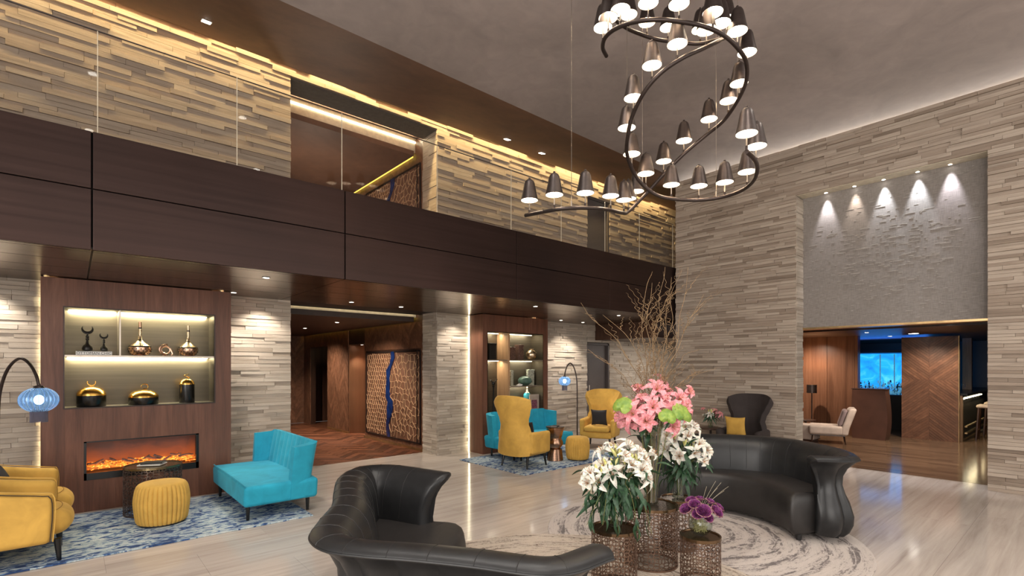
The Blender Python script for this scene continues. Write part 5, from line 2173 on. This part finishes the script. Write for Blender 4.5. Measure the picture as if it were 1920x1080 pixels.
# ================================================================== spiral chandelier
ch = thing('spiral_chandelier', 'spiralling dark metal chandelier with small bell lamps hanging over the lobby', 'chandelier', (0, 0, 0))
RA = [(985, 404, 4.5), (1020, 397, 4.35), (1057, 391, 4.25), (1100, 390, 4.28), (1139, 393, 4.45), (1166, 399, 4.75), (1178, 397, 5.0), (1209, 366, 5.02), (1248, 323, 4.93), (1283, 288, 4.85), (1322, 255, 4.75),
      (1357, 226, 4.6), (1384, 187, 4.4), (1399, 152, 4.25), (1399, 117, 4.1), (1384, 91, 3.95), (1357, 66, 3.85), (1318, 49, 3.75), (1271, 40, 3.7), (1228, 37, 3.72), (1186, 42, 3.8), (1154, 54, 3.9), (1135, 70, 4.0), (1130, 89, 4.1), (1137, 105, 4.22)]
RB = [(1400, 284, 3.62), (1413, 297, 3.75), (1420, 315, 3.95), (1413, 338, 4.15), (1392, 356, 4.35), (1357, 369, 4.5), (1310, 375, 4.6), (1263, 373, 4.65), (1232, 366, 4.65), (1205, 346, 4.6), (1186, 319, 4.5), (1175, 284, 4.35),
      (1178, 249, 4.2), (1187, 214, 4.1), (1209, 171, 3.95), (1240, 136, 3.85), (1279, 109, 3.8), (1318, 91, 3.85), (1353, 74, 3.95), (1371, 63, 4.1), (1370, 61, 4.3), (1345, 74, 4.5), (1310, 82, 4.6), (1271, 79, 4.65), (1232, 74, 4.62), (1201, 64, 4.55), (1174, 52, 4.42),
      (1152, 34, 4.25), (1146, 4, 4.05), (1170, -30, 3.9), (1230, -52, 3.82), (1300, -55, 3.85)]
A_ = spline([fix(*p) for p in RA], 200)
B_ = spline([fix(*p) for p in RB], 260)
for pth in (A_, B_):
    MB().tube(pth, .0165, 12).build('rail', DARKBR, ch, True)
bell = [(.004, .200), (.009, .199), (.010, .191), (.006, .186), (.022, .182), (.036, .171), (.045, .152), (.053, .115), (.0645, .055), (.0775, .0), (.0745, .0)]
lin = [(.0745, .0), (.0615, .055), (.050, .115), (.042, .148), (.033, .164), (.002, .172)]
shade_me = MB().lathe(bell, seg=28, cap=(True, False)).mesh('lamp_shade', True)
shade_me.materials.append(SHADE)
lin_me = MB()
prof = lin
rings = [[(r * .985 * math.cos(2 * PI * j / 28), r * .985 * math.sin(2 * PI * j / 28), z) for j in range(28)] for r, z in prof]
lin_me = lin_me.rings(rings, True, False, True).mesh('lining', True)
LINING = emis('shade_lining_lit', (1, .90, .76), .9)
lin_me.materials.append(LINING)
bulb_me = MB().ball((0, 0, .075), .026, 12, 8, 1, 1, 1.25).mesh('bulb', True)
bulb_me.materials.append(BULB)


def put_shade(path, u, v, lean=0):
    best = min(path, key=lambda p: (project(p)[0] - u) ** 2 + (project(p)[1] - v) ** 2)
    s = link('lamp_shade', shade_me, ch, best + Vector((0, 0, .125)))
    s.rotation_euler = (0, 0, random.uniform(0, 6))
    l = link('lining', lin_me, s)
    b = link('bulb', bulb_me, s)
    MB().tube([(0, 0, -.115), (0, 0, .06)], .0055, 6).build('stem', STEEL, s)
    MB().tube([(0, 0, -.118), (0, 0, -.085)], .009, 8).build('stem_foot', DARKBR, s)


def zz(x, y_):
    return 960 + .3889 * x, .3889 * y_


for (x, y_) in ((82, 1035), (210, 1010), (358, 1003), (477, 1012), (540, 1025), (566, 1020), (600, 985), (733, 835), (837, 745), (943, 640), (1040, 545), (1095, 470), (1130, 330), (1085, 228), (970, 140), (805, 102), (655, 95), (520, 132), (460, 165), (440, 205)):
    put_shade(A_, *zz(x, y_))
for (x, y_) in ((1133, 733), (1180, 785), (1128, 895), (1030, 945), (900, 965), (766, 955), (650, 905), (575, 810), (553, 690), (582, 545), (670, 395), (800, 292), (940, 220), (1035, 160), (1005, 192), (905, 210), (750, 200), (648, 172), (560, 140), (500, 90), (480, 10)):
    put_shade(B_, *zz(x, y_))
for path, u, v in ((A_, 1074, 391), (B_, 1202, 345), (B_, 1345, 372), (B_, 1177, 262), (A_, 1384, 187)):
    b = min(path, key=lambda p: (project(p)[0] - u) ** 2 + (project(p)[1] - v) ** 2)
    MB().tube([b, (b.x, b.y, ZC)], .0022, 5).build('cable', STEEL, ch)
    MB().tube([b, (b.x, b.y, b.z + .06)], .007, 7).build('cable_clamp', STEEL, ch)
for i, (u, v, t_) in enumerate(((1060, 370, 4.3), (1200, 300, 4.6), (1330, 330, 4.4), (1400, 200, 4.1), (1250, 120, 4.0), (1330, 40, 4.2))):
    p = fix(u, v, t_)

# ================================================================== flower arrangement
def lily_mesh(name, L=.095, W=.036, open_=1.0, mat=None):
    mb = MB()
    for k in range(6):
        a = k * PI / 3 + random.uniform(-.1, .1)
        wide = 1.0 if k % 2 else .78
        ca, sa = math.cos(a), math.sin(a)
        n, m = 8, 4
        base = len(mb.v)
        op = open_ * random.uniform(.85, 1.15)
        for i in range(n + 1):
            s = i / n
            rad = .006 + L * (.85 * s ** 1.35) * op
            z = L * (.72 * s - .72 * max(0, s - .42) ** 1.6 * 2.6 * op)
            w_ = W * wide * math.sin(PI * min(1, s * .92 + .06)) ** .75 / 2
            for j in range(m + 1):
                q = 2 * j / m - 1
                x = rad
                y_ = q * w_
                zz_ = z + .010 * abs(q) * math.sin(PI * s) + .004 * math.sin(s * 19 + k) * abs(q)
                mb.v.append((x * ca - y_ * sa, x * sa + y_ * ca, zz_))
        for i in range(n):
            for j in range(m):
                p = base + i * (m + 1) + j
                mb.f.append((p, p + 1, p + m + 2, p + m + 1))
    me = mb.mesh(name, True)
    me.materials.append(mat)
    return me


def stamen_mesh():
    mb = MB()
    for k in range(6):
        a = k * PI / 3 + .5
        pts = [(0, 0, 0), (.010 * math.cos(a), .010 * math.sin(a), .035), (.026 * math.cos(a), .026 * math.sin(a), .062)]
        mb.tube(pts, .0011, 4)
        e = Vector(pts[-1])
        mb.tube([e + Vector((-.004 * math.sin(a), .004 * math.cos(a), 0)), e - Vector((-.004 * math.sin(a), .004 * math.cos(a), 0))], .0017, 5)
    mb.tube([(0, 0, 0), (0, 0, .072)], .0018, 5)
    me = mb.mesh('stamens')
    me.materials.append(ANTHER)
    return me


def leaf_mesh(L=.11, W=.024, droop=.35, mat=None, name='leaf'):
    mb = MB()
    n = 8
    for i in range(n + 1):
        s = i / n
        w_ = W / 2 * math.sin(PI * (s * .94 + .03)) ** .8
        x = L * s
        z = .12 * L * math.sin(s * PI) - droop * L * s * s
        mb.v += [(x, -w_, z + w_ * .35), (x, 0, z), (x, w_, z + w_ * .35)]
    for i in range(n):
        for j in (0, 1):
            p = i * 3 + j
            mb.f.append((p, p + 1, p + 4, p + 3))
    me = mb.mesh(name, True)
    me.materials.append(mat or LEAF)
    return me


LW = [lily_mesh('flower', .118, .046, o, LILYW) for o in (.55, .8, 1.0)]
LP = [lily_mesh('flower', .120, .047, o, LILYP) for o in (.5, .75, 1.0)]
STM = stamen_mesh()
LEAVES = [leaf_mesh(.125, .032, .25), leaf_mesh(.11, .034, .5), leaf_mesh(.14, .030, .7)]
BUDM = MB().lathe([(.003, 0), (.009, .012), (.012, .035), (.009, .06), (.002, .078)], seg=10).mesh('bud', True)
BUDM.materials.append(BUD)


def orient(o, d, roll=0):
    q = Vector(d).normalized().to_track_quat('Z', 'Y')
    o.rotation_euler = (q @ Quaternion((0, 0, 1), roll)).to_euler()


def orient_x(o, d, roll=0):
    q = Vector(d).normalized().to_track_quat('X', 'Z')
    o.rotation_euler = (q @ Quaternion((1, 0, 0), roll)).to_euler()


RIGHT = Vector((cy_, -sy_, 0))
FWD = Vector((sy_, cy_, 0))
UP = Vector((0, 0, 1))


def flower_stem(name, label, group, root, tip, blooms, petals, cat, leafn, low, size=1.0, leaf_drop=.0, buds=1, leaf_spread=.10):
    """one cut stem: stem, blooms, buds and leaves; blooms is a list of (position, facing)"""
    t = thing(name, label, cat, root, 0, group)
    rel = lambda p: Vector(p) - Vector(root)
    tip = Vector(tip)
    root = Vector(root)
    mid = root.lerp(tip, .55) + Vector((random.uniform(-.01, .01), random.uniform(-.01, .01), .03))
    path = spline([rel(root), rel(mid), rel(tip)], 16)
    mb = MB().tube(path, .0035, 5, .0025)
    for pos, face in blooms:
        base = Vector(pos) - Vector(face).normalized() * .03
        mb.tube(spline([path[11], (path[13] + rel(base)) / 2 + Vector((0, 0, .005)), rel(base)], 8), .0022, 5)
    mb.build('stem', STEMG, t)
    for pos, face in blooms:
        f = link('flower', random.choice(petals), t, rel(pos) - Vector(face).normalized() * .03)
        orient(f, face, random.uniform(0, 6))
        f.scale = (size,) * 3
        st = link('stamens', STM, f)
    for b in range(buds):
        d = Vector((random.uniform(-.6, .6), random.uniform(-.6, .6), 1))
        o = link('bud', BUDM, t, path[-1] + Vector((random.uniform(-.02, .02), random.uniform(-.02, .02), .0)))
        orient(o, d)
    for i in range(leafn):
        s = random.uniform(low, .97)
        p = path[int(s * 15)]
        a = random.uniform(0, 2 * PI)
        d = Vector((math.cos(a), math.sin(a), (random.uniform(-.5, .5) - leaf_drop * random.random()) if s < .8 or random.random() < .4 else random.uniform(.2, 1.4)))
        o = link('leaf', random.choice(LEAVES), t, p + Vector((math.cos(a), math.sin(a), 0)) * random.uniform(0, leaf_spread) + Vector((0, 0, random.uniform(-.02, .03))))
        orient_x(o, d, random.uniform(-.7, .7))
        k = random.uniform(.75, 1.15)
        o.scale = (k, k, k)
    return t


def glass_vase(name, loc, prof, label, water, thick=.004):
    t = thing(name, label, 'vase', loc)
    inner = [(max(.002, r - thick), z + (thick if i == 0 else 0)) for i, (r, z) in enumerate(prof)]
    MB().rings([[(r * math.cos(2 * PI * j / 32), r * math.sin(2 * PI * j / 32), z) for j in range(32)] for r, z in prof + list(reversed(inner))], True, True, True).build('glass', CLEARGLASS, t, True)
    if water:
        pw = [(max(.002, r - thick - .001), z + thick + .001) for r, z in prof if z < water]
        MB().lathe(pw + [(.002, pw[-1][1])], seg=28).build('water', WATER, t, True)
    return t


# --- tall trumpet vase with pink lilies and willow
VT = Vector(T(1.117, 4.06, .4962))
glass_vase('trumpet_vase', VT, [(.058, 0), (.056, .02), (.052, .25), (.060, .42), (.082, .56), (.112, .66)], 'tall flared glass vase holding pink lilies and willow', .30)
pk = [(1185, 775, -.10), (1205, 748, .0), (1225, 762, -.12), (1212, 790, -.13), (1178, 790, -.02), (1170, 762, .02), (1245, 750, -.05), (1262, 772, -.10), (1250, 735, .05), (1275, 748, .0), (1290, 735, .06), (1283, 765, -.03), (1262, 800, -.05), (1196, 730, .08), (1240, 715, .10), (1232, 728, -.02), (1165, 782, .06), (1193, 765, .05)]
for i in range(9):
    bl = []
    for (u, v, dz) in pk[2 * i:2 * i + 2]:
        pos = fix(u, v, 4.02 + dz)
        d = (pos - (VT + Vector((0, 0, .62))))
        face = d.normalized() * .9 - FWD * random.uniform(.3, .9) + RIGHT * random.uniform(-.4, .4) + UP * random.uniform(-.3, .4)
        bl.append((pos, face))
    tip = (bl[0][0] + bl[1][0]) / 2 * .6 + (VT + Vector((0, 0, .70))) * .4
    root = VT + Vector((random.uniform(-.03, .03), random.uniform(-.03, .03), .02))
    flower_stem('pink_lily', 'pink lily stem in the tall flared glass vase', 'pink lilies in the tall vase', root, tip, bl, LP, 'lily', 4, .75, 1.14, .3, 0, .05)
for (u, v, dt, nx, nz, s, lab) in ((1164, 763, -.08, -.9, .35, .17, 'lime anthurium leaf at the left of the pink lilies'), (1252, 783, -.2, .1, .25, .15, 'lime anthurium leaf at the centre below the pink lilies'), (1282, 778, -.14, .75, .3, .19, 'broad lime anthurium leaf at the right of the pink lilies')):
    pos = fix(u, v, 4.02 + dt)
    t = thing('anthurium_leaf', lab, 'leaf', VT + Vector((0, 0, .03)), 0, 'anthurium leaves in the tall vase')
    rel = pos - t.location
    mb = MB()
    n = 18
    for ring in range(6):
        k = ring / 5
        for i in range(n):
            a = 2 * PI * i / n
            r = s * (1 + .30 * math.cos(a) - .28 * abs(math.sin(a / 2)) ** 14 - .12 * math.cos(2 * a)) * .52
            mb.v.append((r * k * math.cos(a), r * k * math.sin(a) * .78, .012 * math.sin(k * 3) - .018 * k * k + .004 * math.sin(a * 7) * k))
    for ring in range(5):
        for i in range(n):
            j = (i + 1) % n
            a = ring * n
            mb.f.append((a + i, a + j, a + n + j, a + n + i))
    o = mb.build('blade', ANTH, t, True, rel)
    orient(o, RIGHT * nx * .5 - FWD * .75 + UP * (nz + .3), 1.3)
    MB().tube(spline([Vector((0, 0, 0)), Vector((0, 0, .6)), rel], 12), .003, 5).build('stalk', STEMG, t)


def willow(root, pts, r0, seed, label_i, twigs=5):
    rnd = random.Random(seed)
    t = thing('willow_branch', 'curly bare willow branch rising from the tall flared vase', 'branch', root, 0, 'willow branches in the tall vase')
    root = Vector(root)

    def wav(P, amp, f):
        Q = spline(P, 60)
        out = []
        ph, ph2 = rnd.uniform(0, 6), rnd.uniform(0, 6)
        for i, q in enumerate(Q):
            k = min(1, i / 14)
            out.append(q + (RIGHT * math.sin(i * f + ph) + FWD * math.sin(i * f * 1.27 + ph2)) * amp * k * (.6 + .4 * math.sin(i * .13 + ph)))
        return out

    P = wav([p - root for p in pts], .021, .42)
    mb = MB().tube(P, r0, 6, r0 * .28)
    for k in range(twigs):
        i = rnd.randint(22, 52)
        s = P[i]
        d = (P[min(i + 6, 59)] - P[i - 4]).normalized()
        side = (RIGHT * rnd.uniform(-1, 1) + FWD * rnd.uniform(-.6, .6) + UP * .4).normalized()
        ln = rnd.uniform(.12, .30)
        e = s + (d * .6 + side * .75) * ln
        mb.tube(wav([s, s.lerp(e, .5) + UP * .02, e], .014, .5), r0 * .5, 5, r0 * .15)
        Q = e
    mb.build('wood', TWIG, t, True)
    return t


wt = [((1215, 760), (1170, 660), (1086, 568)), ((1205, 765), (1150, 690), (1100, 655)), ((1212, 760), (1190, 650), (1130, 590)), ((1222, 755), (1205, 640), (1210, 545), (1225, 510)), ((1228, 755), (1230, 640), (1240, 560), (1245, 500)),
      ((1232, 755), (1250, 640), (1262, 560), (1275, 505)), ((1226, 755), (1215, 660), (1215, 600), (1222, 530)), ((1236, 755), (1262, 650), (1280, 580), (1290, 500)), ((1240, 755), (1265, 660), (1300, 590), (1318, 552)),
      ((1235, 755), (1245, 660), (1250, 600), (1258, 520)), ((1245, 760), (1290, 715), (1340, 690)), ((1240, 755), (1270, 680), (1310, 655)), ((1230, 755), (1225, 640), (1250, 560), (1285, 545)), ((1220, 755), (1232, 660), (1215, 590), (1222, 555))]
for i, w_ in enumerate(wt):
    root = VT + Vector((random.uniform(-.035, .035), random.uniform(-.035, .035), .012))
    dt = random.uniform(-.12, .35)
    pts = [root] + [fix(u, v, 4.06 + dt * (k / len(w_)) + .0) for k, (u, v) in enumerate(w_)]
    willow(root, pts, .0052, i + 3, i, 10)

# --- white lilies, left vase
VL = Vector(T(.735, 3.64, .4412))
glass_vase('cylinder_vase', VL, [(.062, 0), (.06, .03), (.06, .30)], 'glass cylinder vase with white lilies on the near left drum table', .17)
wl = [(1106, 885, -.02), (1122, 905, -.08), (1130, 870, .0), (1148, 888, -.10), (1172, 855, -.10), (1163, 840, .05), (1185, 872, -.12), (1208, 862, -.10), (1205, 880, -.14), (1222, 850, .0), (1212, 895, -.14), (1145, 838, .06), (1128, 845, .08), (1180, 835, .05), (1100, 905, -.06), (1200, 848, -.05)]
for i in range(8):
    bl = []
    for (u, v, dz) in wl[2 * i:2 * i + 2]:
        pos = fix(u, v, 3.62 + dz)
        d = (pos - (VL + Vector((0, 0, .25))))
        bl.append((pos, d.normalized() * 1.1 - FWD * random.uniform(.2, .8) + RIGHT * random.uniform(-.5, .5) + UP * random.uniform(-.3, .4)))
    tip = (bl[0][0] + bl[1][0]) / 2 * .7 + (VL + Vector((0, 0, .42))) * .3
    root = VL + Vector((random.uniform(-.03, .03), random.uniform(-.03, .03), .02))
    flower_stem('white_lily', 'white lily stem with drooping green leaves in the near left glass vase', 'white lilies in the near left vase', root, tip, bl, LW, 'lily', 24, .34, 1.0, 1.3, 3, .15)
# hanging greenery over the table edge
for i, (u0, v0, u1, v1) in enumerate(((1120, 900, 1092, 950), (1125, 930, 1100, 985), (1150, 920, 1160, 1000), (1180, 920, 1200, 1010), (1195, 915, 1222, 1000), (1140, 915, 1130, 985))):
    a, b = fix(u0, v0, 3.52), fix(u1, v1, 3.46)
    t = thing('eucalyptus_sprig', 'drooping green leaf sprig hanging over the near left drum table', 'foliage', VL + Vector((0, 0, .05)), 0, 'drooping sprigs of the near left vase')
    P = spline([Vector((0, 0, 0)), VL + Vector((0, 0, .34)) - t.location, a - t.location, b - t.location], 24)
    MB().tube(P, .002, 5).build('stem', STEMG, t)
    for k in range(10):
        o = link('leaf', LEAVES[k % 3], t, P[10 + k * 13 // 10])
        orient_x(o, RIGHT * random.uniform(-.6, .6) - FWD * random.uniform(-.2, .4) - UP * random.uniform(.5, 1.3), random.uniform(-.8, .8))
        o.scale = (.8,) * 3

# --- white lilies, rear right vase
VR = Vector(T(1.455, 4.42, .4512))
glass_vase('cylinder_vase', VR, [(.055, 0), (.053, .03), (.053, .30)], 'glass cylinder vase with white lilies on the rear drum table', .17)
wr = [(1250, 815, -.1), (1262, 825, -.05), (1290, 818, -.06), (1273, 855, -.16), (1312, 832, -.05), (1303, 850, -.10), (1325, 845, -.04), (1318, 865, -.10), (1285, 800, .05), (1248, 842, -.05), (1300, 800, .05), (1268, 800, .08)]
for i in range(6):
    bl = []
    for (u, v, dz) in wr[2 * i:2 * i + 2]:
        pos = fix(u, v, 4.38 + dz)
        d = (pos - (VR + Vector((0, 0, .30))))
        bl.append((pos, d.normalized() * 1.1 - FWD * random.uniform(.2, .8) + RIGHT * random.uniform(-.5, .5) + UP * random.uniform(-.3, .4)))
    tip = (bl[0][0] + bl[1][0]) / 2 * .7 + (VR + Vector((0, 0, .45))) * .3
    root = VR + Vector((random.uniform(-.03, .03), random.uniform(-.03, .03), .02))
    flower_stem('white_lily', 'white lily stem with green leaves in the rear glass vase', 'white lilies in the rear vase', root, tip, bl, LW, 'lily', 20, .30, 1.1, 1.1, 2, .15)

# --- purple roses in a bowl
VB = Vector(T(1.378, 3.70, .3662))
bp = []
for i in range(11):
    a = math.radians(-62 + 115 * i / 10)
    bp.append((.085 * math.cos(a), .076 + .085 * math.sin(a)))
glass_vase('bowl_vase', VB, bp, 'round glass bowl of purple roses on the smallest drum table', .10)


def rose_mesh():
    mb = MB()
    for lay, (r, h, n, op) in enumerate(((.007, .040, 3, .0), (.013, .042, 4, .1), (.020, .042, 5, .15), (.027, .040, 5, .3), (.033, .036, 6, .5), (.038, .029, 6, .9))):
        for k in range(n):
            a0 = 2 * PI * k / n + lay * .7
            base = len(mb.v)
            for i in range(5):
                s = i / 4
                for j in range(5):
                    q = j / 4 * 2 - 1
                    a = a0 + q * PI / n * 1.25
                    rr = r * (.35 + .65 * s ** .6) + .010 * op * s * s + .002 * math.sin(q * 5 + k)
                    mb.v.append((rr * math.cos(a), rr * math.sin(a), h * s * (1 - .12 * q * q) - .008 * op * s ** 3 + .002 * math.sin(a * 9)))
            for i in range(4):
                for j in range(4):
                    p = base + i * 5 + j
                    mb.f.append((p, p + 1, p + 6, p + 5))
    me = mb.mesh('rose_petals', True)
    me.materials.append(ROSEP)
    return me


RME = rose_mesh()
edge = MB()
for k in range(12):
    a = 2 * PI * k / 12
    edge.tube([(.044 * math.cos(a + q * .2), .044 * math.sin(a + q * .2), .024 + .002 * math.sin(a * 5 + q)) for q in (-1, 0, 1)], .0016, 4)
EME = edge.mesh('dry_rim')
EME.materials.append(ROSEE)
for (u, v, dt, s) in ((1288, 953, -.02, 1.15), (1297, 938, .02, 1.05), (1303, 945, -.04, 1.1), (1318, 957, -.08, 1.35), (1340, 958, -.05, 1.25), (1330, 940, .03, .95), (1345, 950, .02, 1.0), (1312, 935, .06, .9), (1308, 962, -.07, 1.0), (1326, 968, -.06, .95)):
    pos = fix(u, v, 3.70 + dt)
    t = thing('purple_rose', 'purple rose with dried petal edges in the round glass bowl', 'rose', VB + Vector((0, 0, .01)), 0, 'purple roses in the glass bowl')
    rel = pos - t.location
    f = link('petals', RME, t, rel - UP * .015)
    orient(f, (pos - (VB + Vector((0, 0, .10)))).normalized() - FWD * .35 + UP * .3, random.uniform(0, 6))
    f.scale = (s * .92,) * 3
    link('dry_rim', EME, f)
    MB().tube(spline([Vector((random.uniform(-.04, .04), random.uniform(-.04, .04), .01)), Vector((0, 0, .13)), rel - UP * .015], 10), .003, 5).build('stem', ROOTS, t)
t = thing('dry_grass_tuft', 'thin dry grass blades arching from the purple rose bowl', 'grass', VB + Vector((0, 0, .02)))
mb = MB()
for (u, v) in ((1342, 902), (1352, 905), (1366, 912), (1358, 920), (1325, 912), (1345, 915)):
    e = fix(u, v, 3.78) - t.location
    mb.tube(spline([Vector((0, 0, 0)), Vector((0, 0, .14)), e * .6 + UP * .07, e], 14), .0011, 4)
mb.build('blades', GRASS, t)['kind'] = 'stuff'
t = thing('root_bundle', 'pale trimmed stems packed inside the round glass bowl', 'stems', VB + Vector((0, 0, .006)))
mb = MB()
for i in range(60):
    a, r = random.uniform(0, 6.3), random.uniform(0, .055)
    b = a + random.uniform(1.5, 3)
    mb.tube([(r * math.cos(a), r * math.sin(a), random.uniform(.01, .05)), (.05 * math.cos(b), .05 * math.sin(b), random.uniform(.03, .09))], .002, 4)
mb.build('stems', ROOTS, t)['kind'] = 'stuff'

# --- small bouquet on a side table by the right wall
t = thing('side_table', 'small dark round side table hidden behind the right sofa', 'table', (8.48, 4.42, 0))
MB().lathe([(.19, .49), (.20, .495), (.20, .51), (.19, .515)], seg=28).build('top', WALNUT_D, t)
MB().lathe([(.12, 0), (.12, .015), (.018, .03), (.018, .49)], seg=20).build('stand', DARKBR, t)
V3 = Vector((8.48, 4.42, .5152))
glass_vase('bud_vase', V3, [(.035, 0), (.045, .04), (.03, .13), (.035, .17)], 'small glass vase of pale lilies by the right stone wall', .08)
for i in range(4):
    bl = []
    for k in range(2):
        pos = V3 + Vector((random.uniform(-.10, .10), random.uniform(-.17, .17), random.uniform(.20, .36)))
        bl.append((pos, (pos - V3) - FWD * .25))
    flower_stem('pale_lily', 'small pale lily stem in the vase by the right stone wall', 'lilies by the right wall', V3 + Vector((0, 0, .01)), V3 + Vector((random.uniform(-.06, .06), random.uniform(-.1, .1), .26)), bl, LW if i % 2 else LP, 'lily', 6, .6, .75, .2, 1, .05)


# ================================================================== labels that tell look-alikes apart
ORD = ['leftmost', 'second from left', 'third from left', 'fourth from left', 'fifth from left', 'sixth from left', 'seventh from left', 'eighth from left', 'ninth from left']


def relabel(group, fmt):
    obs = [o for o in bpy.data.objects if o.parent is None and o.get('group') == group]
    obs.sort(key=lambda o: (project(o.location) or (9999,))[0])
    for i, o in enumerate(obs):
        o['label'] = fmt % (ORD[i] if i < len(obs) - 1 else 'rightmost')


relabel('niche spotlights', '%s of the five tiny spotlights above the woven panel')
relabel('soffit downlights', '%s of the round downlights in the bronze gallery soffit')
relabel('square gallery downlights', '%s of the square downlights in the brown gallery slope')
relabel('alcove downlights', '%s of two tiny downlights over the copper lift alcove')
relabel('corridor downlights', '%s of two downlights in the dark corridor ceiling')
relabel('lobby ceiling fill spots', '%s of the added fill spots in the grey ceiling, out of view')
relabel('glasses on the bar counter', '%s of the clear glasses standing on the bar counter')
relabel('bar ceiling downlights', '%s of the round downlights in the glossy bar ceiling')
relabel('drooping sprigs of the near left vase', '%s of the drooping leaf sprigs hanging over the near left drum table')
